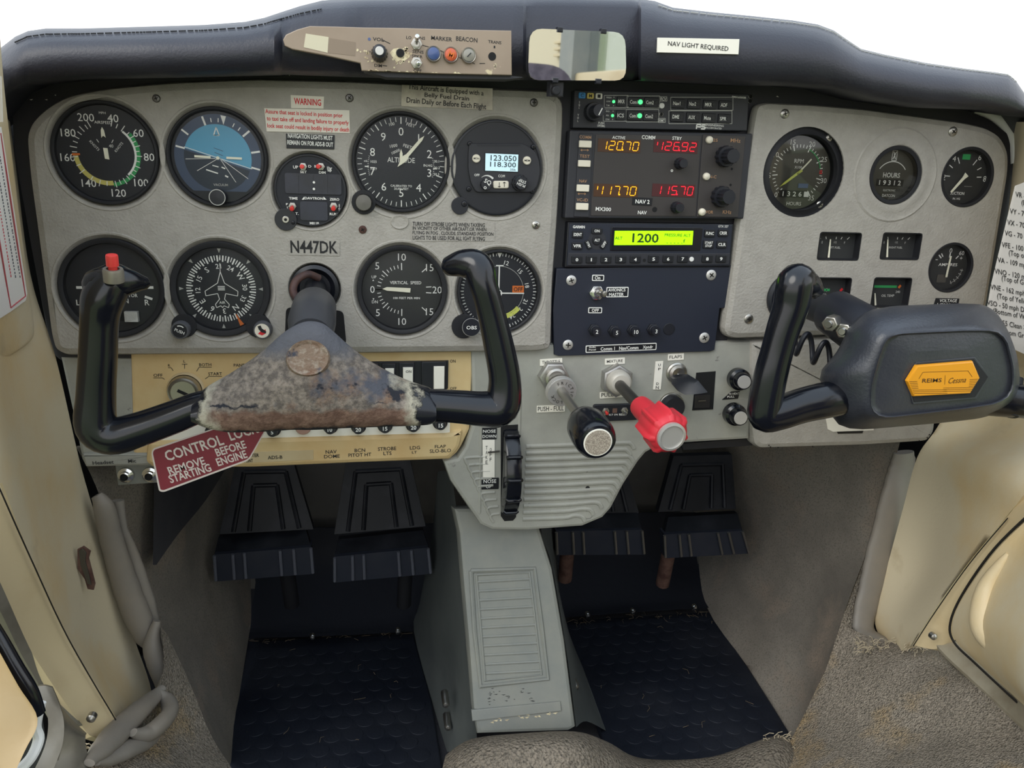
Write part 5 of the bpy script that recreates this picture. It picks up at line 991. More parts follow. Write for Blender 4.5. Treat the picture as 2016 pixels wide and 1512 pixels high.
mb = ly.part('hub_cover'); st = [(385,782,822),(410,763,834),(450,741,842),(490,716,842),(525,690,840),(552,666,838),(578,648,836),(606,638,836),(636,642,835),(660,660,834),(690,687,833),(730,716,832),(775,741,831),(815,757,830),(845,766,828),(856,778,820)]
rs = []
for x, a, b in st:
    A = ly.w(x, a, YY); B = ly.w(x, b, YY); c_ = (A+B)/2; hz = (A.z-B.z)/2; u = 1-abs(x-618)/250; dp = .0155+.0095*max(0, u)
    rs.append([Vector((c_.x, c_.y+y*dp-(.0 if z < .2 else -.006*max(0, u)), c_.z+z*hz)) for y, z in ((.2,1),(-.3,.92),(-.66,.58),(-.92,.12),(-1.0,-.22),(-.99,-.5),(-.86,-.82),(-.5,-1),(.2,-1),(.85,-.8),(1,0),(.8,.75))])
rs2 = [catmull(r_, 3, True) for r_ in rs]; cols = [catmull(c, 4) for c in zip(*rs2)]; mb.rings([list(r_) for r_ in zip(*cols)], 'worn_foam', cap0=True); mb.done('worn bare centre of peeling black foam', sharp=60)
mb = ly.part('emblem_recess'); c_ = ly.w(606, 704, -.1575); mb.xf = Matrix.Translation(c_) @ Matrix.Rotation(R(62), 4, 'X'); q = rad(606, 705, YY, 1)
mb.rings([[(x, y, z) for x, y in circle(0, 0, a*q, 40, a*q*.9)] for a, z in ((44, -.003), (41, .0004), (37, -.0002), (33, -.0012))], 'rust_foam' if 'rust_foam' in MATS else 'grit'); mb.done('round rusty scar of the lost emblem')
mb = ly.part('column'); mb.tube([ly.w(621, 566, .0), ly.w(620, 600, -.055)], rad(620, 590, -.05, 24), 'lever_black', 24); mb.tube([ly.w(619, 603, -.056), ly.w(619, 606, -.06), ly.w(614, 635, -.098), ly.w(612, 664, -.122)], [rad(619, 610, -.06, 38), rad(619, 610, -.06, 45), rad(613, 650, -.11, 50), rad(612, 690, -.14, 45)], 'collar_grey', 28); mb.done()
# control lock: rod and red flag
cl = Y_('control_lock', 'red metal control lock flag with white lettering hanging below the left yoke', 'control lock', frame=Matrix.Translation(pt(410, 900, -.10)))
mb = cl.part('flag'); Fp = [(298,893),(300,884),(415,846),(520,812),(540,820),(522,850),(493,902),(486,908),(322,969),(313,967)]
mb.T = cl; q = cl.M.copy(); cl.M = Matrix.Translation(q.translation) @ PANEL.to_4x4(); cl.I = cl.M.inverted(); cl.c = cl.I @ CAM; cl.o.matrix_basis = cl.M
mb.poly(Fp, -.0012, 0, 'placard_white', 0, r=.002); mb.poly([(301,892),(303,886),(415,848),(520,814),(537,821),(520,849),(491,900),(485,905),(322,965),(316,964)], 0, .0003, 'placard_red', 0, r=.002)
for s_, x, y, wd, h in (('CONTROL',382,882,121,21),('LOCK',479,850,60,21),('REMOVE',367,917,76,16),('BEFORE',454,883,62,16),('STARTING',374,932,87,16),('ENGINE',456,902,62,16)): mb.txt(s_, x-wd/2, y-h/2, x+wd/2, y+h/2, .0005, 'placard_white', 16.5, .02)
mb.done(); mb = cl.part('pin')
def clw(px, py, Y): return cl.I @ pt(px, py, Y)
mb.tube(catmull([clw(628, 548, -.012), clw(606, 540, -.018), clw(584, 552, -.024), clw(577, 572, -.030), clw(585, 590, -.038), clw(592, 605, -.05), clw(590, 625, -.075)], 6), .0032, 'rust_dark', 12); mb.done('rusty bent steel pin')
# right yoke
ry = Y_('control_yoke', 'right black control yoke with big padded hub and orange badge', 'control yoke', frame=Matrix.Translation(pt(1800, 730, YY)))
mb = ry.part('horn')
horn(ry, mb, [(1600,572,-.128,16),(1582,556,-.134,27),(1566,556,-.139,34),(1558,600,-.14,33),(1543,645,-.14,31),(1530,690,-.14,30),(1517,740,-.14,31),(1507,790,-.14,31),(1506,818,-.14,31),(1535,813,-.14,32),(1580,798,-.14,33),(1640,785,-.14,34),(1720,772,-.13,34),(1820,770,-.13,34),(1930,780,-.13,34),(2010,790,-.14,30),(2090,790,-.14,32),(2110,740,-.14,32),(2100,600,-.14,32)])
horn(ry, mb, [(1570,556,-.138,25),(1580,555,-.136,26),(1595,562,-.133,22),(1608,571,-.13,13)])
mb.done()
mb = ry.part('column'); mb.tube([ry.w(1556, 586, 0), ry.w(1655, 622, -.078)], rad(1600, 600, -.04, 27), 'lever_black', 24); mb.tube([ry.w(1640, 614, -.066), ry.w(1644, 616, -.069), ry.w(1690, 645, -.105), ry.w(1760, 700, -.14)], [rad(1640, 614, -.066, 34), rad(1640, 614, -.066, 42), rad(1690, 640, -.1, 46), rad(1690, 640, -.1, 46)], 'black_plastic', 28); mb.done()
for x, y, Y, r_ in ((1633,638,-.112,15),(1660,652,-.118,15)):
    mb = ry.part('bolt'); A = ry.w(x, y, Y); B = ry.w(x+16, y-6, Y+.014); h = mb.along(B, A); q = rad(x, y, Y, 1); mb.slab(circle(0, 0, r_*q, 6), 0, h, 'steel', .001); mb.lathe([(r_*.5*q, h), (r_*.5*q, h+.003), (r_*.4*q, h+.004), (0, h+.004)], 'steel', 20); mb.done()
mb = ry.part('coiled_cord'); pth = []
for i in range(90):
    u = i/89; a_ = u*2*math.pi*2.6+1.2; c_ = ry.w(1560, 668, -.05).lerp(ry.w(1650, 712, -.095), u); pth.append(c_+Vector((0, .007*math.sin(a_)*.6, .011*math.cos(a_)))+Vector((.004*math.sin(a_), 0, 0)))
mb.tube(pth, .0024, 'black_plastic', 10); mb.done()
def ring3(pts, Y): return [ry.w(a, b, Y) for a, b in pts]
def angsort(pts, c, n=72):
    out = []; P_ = [Vector(p) for p in pts]; c = Vector(c)
    for k_ in range(n):
        a_ = 2*math.pi*k_/n; d_ = Vector((math.cos(a_), math.sin(a_))); best = None
        for i in range(len(P_)):
            p, q = P_[i]-c, P_[(i+1) % len(P_)]-c; e = q-p; den = d_.x*e.y-d_.y*e.x
            if abs(den) < 1e-9: continue
            s_ = (p.x*e.y-p.y*e.x)/den; u = (p.x*d_.y-p.y*d_.x)/den
            if s_ > 0 and -1e-6 <= u <= 1+1e-6: best = s_ if best is None else max(best, s_)
        out.append(tuple(c+d_*best))
    return out
O_ = [(1672,640),(1706,611),(1760,602),(1890,597),(1938,599),(1962,614),(1985,650),(2003,700),(2010,755),(2004,785),(1980,808),(1930,824),(1850,833),(1700,846),(1655,842),(1634,815),(1626,770),(1612,745),(1614,732),(1650,690)]
I_ = [(1745,664),(1770,656),(1900,650),(1965,650),(1985,668),(1998,720),(2000,755),(1992,780),(1965,796),(1900,806),(1745,824),(1722,818),(1712,800),(1714,760),(1730,700)]
cc = (1838,728); O_ = angsort(rpoly([(a, -b) for a, b in O_], 14), (cc[0], -cc[1])); I_ = angsort(rpoly([(a, -b) for a, b in I_], 12), (cc[0], -cc[1])); O_ = [(a, -b) for a, b in O_]; I_ = [(a, -b) for a, b in I_]
def mixp(A, B, u): return [(a[0]+(b[0]-a[0])*u, a[1]+(b[1]-a[1])*u) for a, b in zip(A, B)]
mb = ry.part('hub_pad')
mb.rings([ring3(mixp(O_, I_, .25), -.085), ring3(mixp(O_, I_, .05), -.10), ring3(O_, -.122), ring3(mixp(O_, I_, .08), -.136), ring3(mixp(O_, I_, .35), -.150), ring3(mixp(O_, I_, .75), -.164), ring3(mixp(O_, I_, .93), -.168), ring3(I_, -.1685), ring3(mixp(I_, [cc]*len(I_), .015), -.1698), ring3(mixp(I_, [cc]*len(I_), .035), -.1690), ring3(mixp(I_, [cc]*len(I_), .05), -.1660), ring3(mixp(I_, [cc]*len(I_), .10), -.1665), ring3(mixp(I_, [cc]*len(I_), .5), -.1680)], 'pad_vinyl', cap0=True); mb.done(sharp=70)
bd = T('emblem', 'x', 'x', (1858, 750), -.1685); bpy.data.objects.remove(bd.o); bd.o = ry.o
class BD(MB): pass
mb = MB(bd, 'badge_seat'); mb.xf = Matrix(((1,0,0,0),(0,0,-1,0),(0,1,0,0),(0,0,0,1)))
off = bd.M.translation-ry.M.translation; mb.xf = Matrix.Translation(off) @ PANEL.to_4x4()
hx = [(1786,750),(1806,716),(1918,706),(1946,742),(1920,782),(1800,792)]; mb.poly(hx, -.002, .0006, 'black_matte', .0004); mb.poly([(1784,750),(1804,713),(1920,703),(1949,742),(1923,785),(1798,796)], -.003, .0002, 'pad_vinyl', .0004); mb.done()
mb = MB(bd, 'badge'); mb.xf = Matrix.Translation(off) @ PANEL.to_4x4(); hb = [(1787,751),(1806,720),(1916,711),(1930,744),(1911,775),(1800,781)]
mb.poly(hb, 0, .0034, 'badge_orange', .0012); z = .0036
mb.pl([(1809,746),(1817,733),(1906,730),(1914,742)], .0003, z, 'badge_ink')
mb.txt('REIMS', 1816, 745, 1854, 753, z, 'badge_ink', 1, .012); mb.pl([(1861,739),(1860,757)], .0003, z, 'badge_ink'); mb.txt('Cessna', 1868, 743, 1902, 754, z, 'badge_ink', 3, 0, .35)
for i in range(8): y = 751+i*3.3; mb.pl([(1790+i*1.4, y+.5), (1806+i*.6+(55 if i > 4 else 0), y)], .0003, z, 'badge_ink'); mb.pl([(1909-i*.4-(50 if i > 4 else 0), y-3.5), (1926-i*1.6, y-4.5)], .0003, z, 'badge_ink')
mb.done('orange hexagonal badge')
mb = ry.part('trim_cap'); mb.tube([ry.w(2000, 745, -.13), ry.w(1992, 820, -.145)], [rad(2000, 760, -.13, 12), rad(2000, 760, -.13, 10)], 'black_matte', 12); mb.done()
# ---------------------------------------------------------------- rudder pedals
def pedal(label, up, bar, Yu, Yb, bright, arm):
    t = Y_('rudder_pedal', label, 'pedal', frame=Matrix.Translation(pt(bar[0][0], bar[0][1], Yb)))
    def sheet(mb, q, Ys, th, mat, off=0): 
        v = [t.w(a, b, Y)+Vector((0, -off, 0)) for (a, b), Y in zip(q, Ys)]; n_ = len(v); mb.add(v+[p+Vector((0, th, 0)) for p in v], [tuple(range(n_)), tuple(reversed(range(n_, 2*n_)))]+[(i, i+n_, (i+1) % n_+n_, (i+1) % n_) for i in range(n_)], mat)
    mb = t.part('toe_plate'); Ys = [Yu, Yu, Yb+.02, Yb+.02]; sheet(mb, up, Ys, .012, 'black_gloss_worn')
    tl, tr, br, bl = [Vector(p) for p in up]
    for f in (.30, .64):
        a = tl.lerp(tr, f*.5+.02).lerp(bl.lerp(br, f*.5), f*.55); b = tr.lerp(tl, f*.5+.02).lerp(br.lerp(bl, f*.5), f*.55); c = br.lerp(bl, f*.5); d_ = bl.lerp(br, f*.5)
        P_ = [t.w(d_.x, d_.y-4, Yb+.02), t.w(a.x, a.y, Yu+(Yb+.02-Yu)*f*.55), t.w(b.x, b.y, Yu+(Yb+.02-Yu)*f*.55), t.w(c.x, c.y-4, Yb+.02)]
        for p, q in zip(P_, P_[1:]): mb.tube([p+Vector((0, -.001, 0)), q+Vector((0, -.001, 0))], .0028, 'black_gloss_worn', 8)
    mb.done()
    mb = t.part('lower_plate'); u0, u1, l1, l0 = [Vector(p) for p in bar]; q = [(u0.x+8, u0.y-34), (u1.x-10, u1.y-34), tuple(u1), tuple(u0)]; sheet(mb, q, [Yb+.02, Yb+.02, Yb, Yb], .01, 'black_gloss_worn'); mb.done()
    mb = t.part('foot_bar'); sheet(mb, bar, [Yb-.004, Yb-.004, Yb-.002, Yb-.002], .02, 'pedal_rubber')
    for f in (0, .19, .31, .68, .82, 1): a = u0.lerp(u1, f); b = l0.lerp(l1, f); mb.tube([t.w(a.x, a.y+2, Yb-.006), t.w(b.x, b.y-2, Yb-.004)], .0020, 'steel' if bright else 'pedal_edge', 8)
    mb.done()
    mb = t.part('arm'); mb.tube([t.w(*arm[0], Yb+.03), t.w(*arm[1], Yb+.05)], .010, 'rust' if bright else 'black_matte', 12); mb.done()
pedal('leftmost black rudder pedal behind the red control lock flag', [(466,905),(576,905),(617,1042),(432,1052)], [(422,1092),(612,1077),(616,1130),(425,1145)], .27, .22, False, [(560,1090),(575,1190)])
pedal('black rudder pedal left of the pedestal with shiny edged foot bar', [(682,905),(806,900),(838,1036),(658,1052)], [(659,1096),(843,1078),(848,1130),(659,1147)], .27, .22, False, [(800,1080),(795,1190)])
pedal('black rudder pedal half hidden behind the ribbed pedestal with pale edged foot bar', [(1130,905),(1226,905),(1258,1010),(1100,1012)], [(1095,1046),(1264,1043),(1268,1092),(1097,1093)], .27, .22, True, [(1120,1050),(1112,1140)])
pedal('rightmost black rudder pedal with raised ribs and pale edged foot bar', [(1326,898),(1441,895),(1449,1002),(1296,1008)], [(1308,1052),(1462,1045),(1474,1090),(1310,1099)], .27, .22, True, [(1322,1060),(1304,1150)])
# ---------------------------------------------------------------- footwell, tunnel and cabin sides
def rows(L): return [[pt(*q) if len(q) == 3 else ptz(q[0], q[1], .004) for q in r] for r in L]
# toe boards and mats
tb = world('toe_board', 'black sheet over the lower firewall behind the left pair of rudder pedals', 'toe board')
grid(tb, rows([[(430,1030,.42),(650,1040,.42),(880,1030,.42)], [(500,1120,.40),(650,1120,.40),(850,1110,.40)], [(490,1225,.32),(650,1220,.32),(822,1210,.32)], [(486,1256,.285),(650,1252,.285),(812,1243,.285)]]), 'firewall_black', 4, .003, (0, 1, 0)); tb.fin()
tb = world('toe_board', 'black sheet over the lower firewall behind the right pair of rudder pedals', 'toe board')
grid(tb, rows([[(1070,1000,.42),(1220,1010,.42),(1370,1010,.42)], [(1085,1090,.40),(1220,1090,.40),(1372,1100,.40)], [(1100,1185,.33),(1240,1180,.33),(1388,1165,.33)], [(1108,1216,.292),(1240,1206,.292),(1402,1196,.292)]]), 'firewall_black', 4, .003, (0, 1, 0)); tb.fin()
for k_, (x, y, wh) in enumerate(((615,1254,'left screw at the foot of the left toe board'),(783,1243,'right screw at the foot of the left toe board'),(1157,1211,'screw at the foot of the right toe board nearest the tunnel'),(1246,1204,'middle screw at the foot of the right toe board'),(1367,1196,'screw at the foot of the right toe board nearest the right wall'))):
    s_ = single('screw', 'shiny domed '+wh, 'screw', (x, y), .272); s_.lathe([(.0042, -.004), (.004, .001), (.0028, .003), (0, .0036)], 'chrome', 16); s_.fin()
def mat_(label, P_):
    m_ = world('floor_mat', label, 'floor mat'); p = [ptz(a, b, .007) for a, b in P_]; q = [(v.x, v.y) for v in p]; m_.slab(q, .001, .007, 'mat_rubber', .002)
    xs = [v[0] for v in q]; ys = [v[1] for v in q]; rr_ = random.Random(5); y = min(ys); row = 0
    def inside(x, y):
        c = False
        for i in range(len(q)):
            (x1, y1), (x2, y2) = q[i], q[i-1]
            if (y1 > y) != (y2 > y) and x < (x2-x1)*(y-y1)/(y2-y1)+x1: c = not c
        return c
    while y < max(ys):
        x = min(xs)+(row % 2)*.0125
        while x < max(xs):
            if all(inside(x+a, y+b) for a, b in ((.012, 0), (-.012, 0), (0, .012), (0, -.012))): m_.lathe([(.0112, .0068), (.0106, .0075), (.009, .0077), (0, .0077)], 'mat_rubber', 14, x, y)
            x += .025
        y += .0216; row += 1
    for i in range(60):
        x, y = rr_.uniform(min(xs), max(xs)), rr_.uniform(min(ys), max(ys))
        if i < 44: y = max(ys)-rr_.random()*.012
        if inside(x, y):
            a_ = rr_.uniform(0, 6.28); l_ = rr_.uniform(.004, .014); m_.tube([(x, y, .009), (x+l_*.5*math.cos(a_), y+l_*.5*math.sin(a_), .0105), (x+l_*math.cos(a_+.4), y+l_*math.sin(a_+.4), .009)], .00028, 'straw', 4)
    return m_.fin()
mat_('dark rubber coin patterned floor mat in the left footwell', [(488,1262),(814,1247),(850,1380),(885,1600),(400,1600),(455,1440)])
mat_('dark rubber coin patterned floor mat in the right footwell', [(1110,1222),(1398,1203),(1470,1310),(1560,1450),(1600,1560),(1260,1600),(1180,1440)])
# centre tunnel
A = pt(985, 1050, .03); B = pt(1032, 1436, -.035); yv = (A-B).normalized(); yv.x = 0; yv.normalize(); xv = Vector((1, 0, 0)); zv = xv.cross(yv)
tn = T('tunnel_cover', 'grey ribbed centre tunnel cover running down from the pedestal to the carpet', 'console', frame=Matrix.Translation(B) @ Matrix((xv, yv, zv)).transposed().to_4x4())
mb = tn.part('cover'); mb.poly([(893,1000),(1050,1000),(1066,1050),(1088,1120),(1112,1260),(1134,1432),(1120,1440),(940,1446),(932,1400),(922,1260),(912,1150),(904,1050)], -.03, 0, 'tunnel_grey', .004)
for th, P_ in ((.0026, [(927,1124),(1052,1119),(1066,1230),(1079,1336),(946,1351),(934,1240),(927,1124)]), (.0016, [(938,1132),(1042,1127),(1066,1328),(955,1340),(938,1132)])):
    mb.tube([Vector((*tn.l(a, b, 0)[:2], -.0004)) for a, b in P_], th, 'tunnel_grey', 8)
for i in range(11):
    y = 1144+i*18; x0 = 940+i*1.7; x1 = 1043+i*2.4; mb.tube([Vector((*tn.l(x0, y+2, 0)[:2], -.0005)), Vector((*tn.l(x1, y-4, 0)[:2], -.0005))], .0016, 'tunnel_grey', 8)
mb.poly([(928,1398),(1103,1381),(1106,1400),(930,1420)], -.001, .002, 'tunnel_grey', .0008)
rr = random.Random(11)
for i in range(26): x = rr.uniform(952, 1045); y = 1356+rr.random()*32-(x-950)*.08; mb.flat([mb.l(x+a_, y+b_, .0002)[:2] for a_, b_ in ((0, 0), (rr.uniform(2, 10), -.6), (rr.uniform(2, 8), 1.2))], .0003, 'dial_grey')
for i in range(16): x = rr.uniform(960, 1090); y = 1420-(x-960)*.13+rr.uniform(-4, 3); mb.flat([mb.l(x+a_, y+b_, .0002)[:2] for a_, b_ in ((0, 0), (rr.uniform(4, 14), -2), (rr.uniform(3, 9), 2))], .0003, 'paint_chip')
mb.done()
def side(name, label, R_, mat, thick=.003, out=(0, 1, 0), k=4, cat='panel', kind=None, ridge=None):
    s_ = world(name, label, cat if not kind else None, kind)
    if ridge: s_.tube(catmull([pt(*q) for q in ridge], 8), [.002+.010*math.sin(math.pi*min(1, max(0, i/40))) for i in range(41)], mat, 14)
    grid(s_, rows(R_), mat, k, thick, out); return s_.fin(60)
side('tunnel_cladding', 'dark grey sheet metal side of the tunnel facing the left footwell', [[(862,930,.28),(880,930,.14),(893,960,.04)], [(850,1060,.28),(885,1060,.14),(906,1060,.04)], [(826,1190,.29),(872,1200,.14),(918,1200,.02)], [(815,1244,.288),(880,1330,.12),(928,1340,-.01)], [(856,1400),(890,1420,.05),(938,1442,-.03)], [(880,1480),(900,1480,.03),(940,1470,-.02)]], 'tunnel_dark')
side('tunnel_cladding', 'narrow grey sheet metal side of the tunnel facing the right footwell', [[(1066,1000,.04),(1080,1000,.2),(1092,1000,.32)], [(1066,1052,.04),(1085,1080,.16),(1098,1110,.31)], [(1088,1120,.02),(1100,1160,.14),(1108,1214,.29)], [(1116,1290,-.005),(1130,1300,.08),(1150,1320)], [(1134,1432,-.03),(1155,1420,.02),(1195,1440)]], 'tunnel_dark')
for k_, (x, y, wh) in enumerate(((878,1386,'upper screw on the lower left tunnel side'),(882,1431,'lower screw on the lower left tunnel side'),(1133,1352,'screw on the right tunnel side'))):
    s_ = single('screw', 'small domed '+wh, 'screw', (x, y), .045 if x < 1000 else .03); s_.lathe([(.0042, -.02), (.004, .001), (.0028, .003), (0, .0036)], 'steel', 16); s_.fin()
# kick panels
side('kick_panel', 'thin grey carpet lining the left footwell wall', [[(150,880,.015),(300,880,.12),(470,880,.44)], [(190,960,.02),(330,960,.13),(478,960,.42)], [(232,1090,.04),(350,1090,.15),(490,1090,.40)], [(285,1220,.05),(390,1220,.16),(494,1210,.325)], [(335,1340,.035),(410,1330,.13),(488,1262,.27)], [(390,1440,.01),(430,1430,.08),(466,1400)], [(430,1530,-.02),(445,1520,.02),(455,1500)]], 'carpet_thin')
side('kick_panel', 'thin grey brown carpet lining the right footwell wall', [[(1340,870,.44),(1560,870,.20),(1772,870,.05)], [(1360,960,.43),(1560,960,.20),(1745,970,.05)], [(1374,1080,.41),(1560,1080,.19),(1718,1080,.05)], [(1392,1195,.296),(1560,1200,.16),(1688,1190,.04)], [(1470,1310),(1570,1320,.09),(1656,1280,.02)], [(1540,1420),(1580,1420,.03),(1620,1380,.0)], [(1570,1480),(1585,1480,-.01),(1600,1460,-.03)]], 'carpet_thin')
pk = world('map_pocket', 'dark fabric pocket on the left footwell wall beside the control lock flag', 'pocket'); grid(pk, rows([[(303,920,.08),(380,920,.185),(446,920,.30)], [(303,980,.075),(355,980,.135),(405,985,.215)], [(302,1040,.07),(330,1045,.105),(352,1050,.135)], [(301,1112,.065),(304,1112,.069),(308,1112,.073)]]), 'carpet_dark', 4, .004, (0, 1, 0)); pk.fin(60)
# foreground carpets
def carpet(label, R_, seed, mt='carpet', extra=None):
    c = world('carpet', label, 'carpet')
    if extra: grid(c, rows(extra), mt, 5, .004, (0, .4, -1))
    grid(c, rows(R_), mt, 6, .004, (0, .4, -1)); return c.fin(60)
carpet('grey carpet flap at the lower left beside the door sill', [[(316,1232,.0),(322,1240,.005),(330,1250,.01)], [(318,1330,-.03),(350,1330,-.01),(376,1350,.0)], [(250,1430,-.09),(340,1430,-.05),(412,1440,-.02)], [(160,1500,-.14),(310,1500,-.10),(448,1500,-.045)], [(120,1570,-.18),(310,1570,-.15),(500,1570,-.08)]], 1)
carpet('grey carpet covering the right side floor below the cream door post', [[(1664,1232,.015),(1740,1262,-.02),(1846,1270,-.06)], [(1620,1330,-.005),(1740,1340,-.07),(1905,1330,-.13)], [(1566,1440,-.04),(1730,1450,-.12),(2040,1440,-.22)], [(1520,1510,-.07),(1720,1520,-.16),(2070,1510,-.26)], [(1460,1590,-.12),(1720,1590,-.2),(2100,1590,-.3)]], 2, 'carpet', [[(1728,1030,.042),(1736,1030,.043),(1744,1030,.044)], [(1698,1110,.038),(1714,1110,.04),(1730,1110,.042)], [(1668,1190,.030),(1690,1190,.031),(1716,1190,.032)], [(1644,1264,.008),(1680,1258,.010),(1716,1250,.012)], [(1624,1324,-.004),(1664,1316,-.010),(1720,1296,-.016)]])
carpet('grey carpet hump in front of the tunnel foot at the bottom', [[(880,1500,-.02),(930,1470,-.02),(1010,1458,-.02),(1130,1455,-.02),(1195,1475,-.02),(1265,1506,-.02),(1400,1502,-.02),(1530,1462,-.02),(1570,1490,-.02)], [(878,1486,-.035),(925,1456,-.04),(1010,1445,-.045),(1130,1440,-.045),(1195,1460,-.04),(1265,1493,-.035),(1400,1490,-.035),(1530,1448,-.035),(1575,1478,-.035)], [(870,1520,-.07),(925,1490,-.08),(1010,1478,-.09),(1130,1474,-.09),(1195,1492,-.08),(1265,1516,-.07),(1400,1514,-.06),(1530,1476,-.07),(1590,1510,-.07)], [(860,1600,-.12),(925,1590,-.12),(1010,1590,-.12),(1130,1590,-.12),(1195,1590,-.12),(1265,1590,-.12),(1400,1590,-.12),(1530,1590,-.12),(1600,1600,-.12)]], 3, 'carpet_shaded')
cf = world('carpet_fringe', 'frayed carpet threads at the edges of the foreground carpets', 'carpet threads', 'stuff'); rr = random.Random(4)
for (cx, cy, Y, sx, sy, n_) in ((1720,1275,-.03,40,14,70),(1810,1275,-.06,30,8,40),(1530,1462,-.045,28,14,60),(1545,1490,-.06,20,20,40),(185,1478,-.13,25,14,40)):
    for i in range(n_):
        a = pt(cx+rr.uniform(-sx, sx), cy+rr.uniform(-sy, sy), Y); d_ = Vector((rr.uniform(-1, 1), rr.uniform(-.8, .1), rr.uniform(-.2, .8)))*rr.uniform(.004, .012); cf.tube([a, a+d_*.5+Vector((0, 0, .002)), a+d_], .00035, 'straw_light', 4)
cf.fin()
# vinyl welts
def welt(label, P_, group=None):
    s_ = world('seam_welt', label, 'trim'); 
    for path, w0 in P_:
        pts = catmull([pt(a, b, c) for a, b, c, r in path], 6); rs = [v.x for v in catmull([Vector((rad(a, b, c, r), 0, 0)) for a, b, c, r in path], 6)]
        rr_ = random.Random(len(path)); s_.tube(pts, [(r*(1+rr_.uniform(-.05, .05)), r*w0) for r in rs], 'grey_vinyl', 16, True, None, (1, 0, 0))
    return s_.fin(60)
welt('wrinkled grey vinyl welt along the left footwell edge', [([(190,975,.0,12),(205,1000,.0,22),(222,1070,.005,24),(250,1160,.01,27),(282,1240,.01,26),(300,1275,.01,14)], .8), ([(232,985,.015,13),(240,1040,.015,12),(258,1090,.02,16),(285,1170,.02,17),(302,1230,.02,14)], .7), ([(309,1222,.005,8),(300,1270,.0,19),(314,1320,-.005,21),(330,1366,-.01,14)], .8), ([(322,1352,-.045,8),(303,1372,-.055,17),(272,1400,-.08,24),(240,1432,-.105,28),(205,1470,-.135,26),(176,1502,-.16,12)], .7), ([(312,1362,-.05,8),(330,1380,-.055,16),(334,1402,-.07,20),(314,1428,-.09,23),(286,1446,-.105,21),(262,1442,-.115,10)], .8), ([(312,1440,-.085,10),(290,1456,-.095,22),(252,1474,-.12,26),(212,1494,-.14,22),(190,1502,-.155,8)], .7)])
welt('grey vinyl welt along the right footwell edge', [([(1779,890,.05,20),(1775,925,.05,27),(1762,980,.045,29),(1738,1070,.04,28),(1714,1160,.03,24),(1700,1220,.02,22),(1705,1246,.01,22),(1738,1262,-.01,14),(1750,1272,-.02,6)], .45)])
# door posts
side('door_post_trim', 'cream vinyl trim of the left door post with torn patch', [[(2,120,.02),(-50,120,-.1),(-130,120,-.22)], [(28,300,.018),(-20,300,-.08),(-120,300,-.22)], [(60,540,.012),(10,560,-.07),(-100,560,-.22)], [(110,705,.008),(40,740,-.07),(-70,760,-.2)], [(160,920,.012),(88,940,-.06),(2,960,-.17)], [(208,1080,.02),(140,1110,-.05),(60,1110,-.14)], [(262,1250,.025),(200,1280,-.03),(136,1270,-.11)], [(298,1360,.01),(262,1400,-.04),(206,1390,-.10)], [(296,1440,-.02),(262,1460,-.06),(228,1440,-.1)]], 'cream_vinyl', .006, (-1, 0, 0), 6, 'trim')
tp = single('torn_patch', 'rusty torn hole in the left cream door post', 'tear', (165, 1120), -.0405); tp.poly([(152,1082),(164,1076),(178,1086),(174,1100),(187,1150),(184,1162),(172,1160),(166,1140),(152,1120)], -.001, .0008, 'rust', .0004); tp.poly([(155,1084),(163,1080),(170,1088),(168,1104),(175,1130),(180,1152),(172,1150),(158,1112)], .0008, .0014, 'steel_dark', .0004); tp.fin()
def Yp(px, py): return -.045-(62-px)*.0011
pd = world('pillar_pad', 'cream padded pillar trim at the far left carrying a paper card', 'trim')
grid(pd, [[pt(x, y, Yp(x, y)+dz) for x, dz in ((a-4, .02), (a, .004), (a-30, 0), (a-110, 0), (a-190, 0))][::1] for a, y in ((-2,60),(8,180),(24,320),(40,450),(56,570),(66,645),(58,672),(20,700))], 'cream_vinyl', 5, .012, (-.6, .8, 0)); pd.fin(60)
def card(name, label, P_, lines, Yf, ink):
    P_ = [tuple((A[k_][0]+(B[k_][0]-A[k_][0])*q/4, A[k_][1]+(B[k_][1]-A[k_][1])*q/4) for k_ in (0, 1)) for A, B in zip(P_, P_[1:]) for q in range(4)]+[P_[-1]]
    c = world(name, label, 'card'); grid(c, [[pt(a+(e-a)*u, b+(h-b)*u, Yf(a+(e-a)*u, b+(h-b)*u)-.0026) for u in [i/14 for i in range(15)]] for (a, b), (e, h) in P_], 'paper', 1, .0006, (0, 1, 0))
    return c
cd_ = card('paper_card', 'white paper card with red border on the left pillar', [((-70,262),(2,250)),((-60,350),(17,347)),((-50,480),(37,476)),((-40,600),(53,578)),((-38,628),(50,592)),((-36,650),(20,614))], None, Yp, 0)
for a, b in (((1,262),(50,583)),((50,583),(21,606)),((21,606),(-30,300))): cd_.tube([pt(*a, Yp(*a)-.0030), pt(*b, Yp(*b)-.0030)], .0005, 'paper_red', 6)
rr = random.Random(2)
for k_ in range(6):
    for i in range(40):
        u = i/40; x = -22+k_*9+u*44; y = 285+u*262+k_*1.0
        if x < 2-0+u*44 and y < 560+k_*4: a = pt(x, y, Yp(x, y)-.0031); b = pt(x+.75, y+rr.uniform(3, 5.5), Yp(x, y)-.0031); cd_.tube([a, b], .0005, 'paper_ink' if k_ % 3 else 'paper_red', 3)
cd_.fin()
c2 = single('paper_card', 'small white corner of a second card at the top left edge', 'card', (0, 200), -.115); c2.poly([(-40,150),(2,150),(5,240),(-40,242)], 0, .0008, 'paper'); c2.fin()
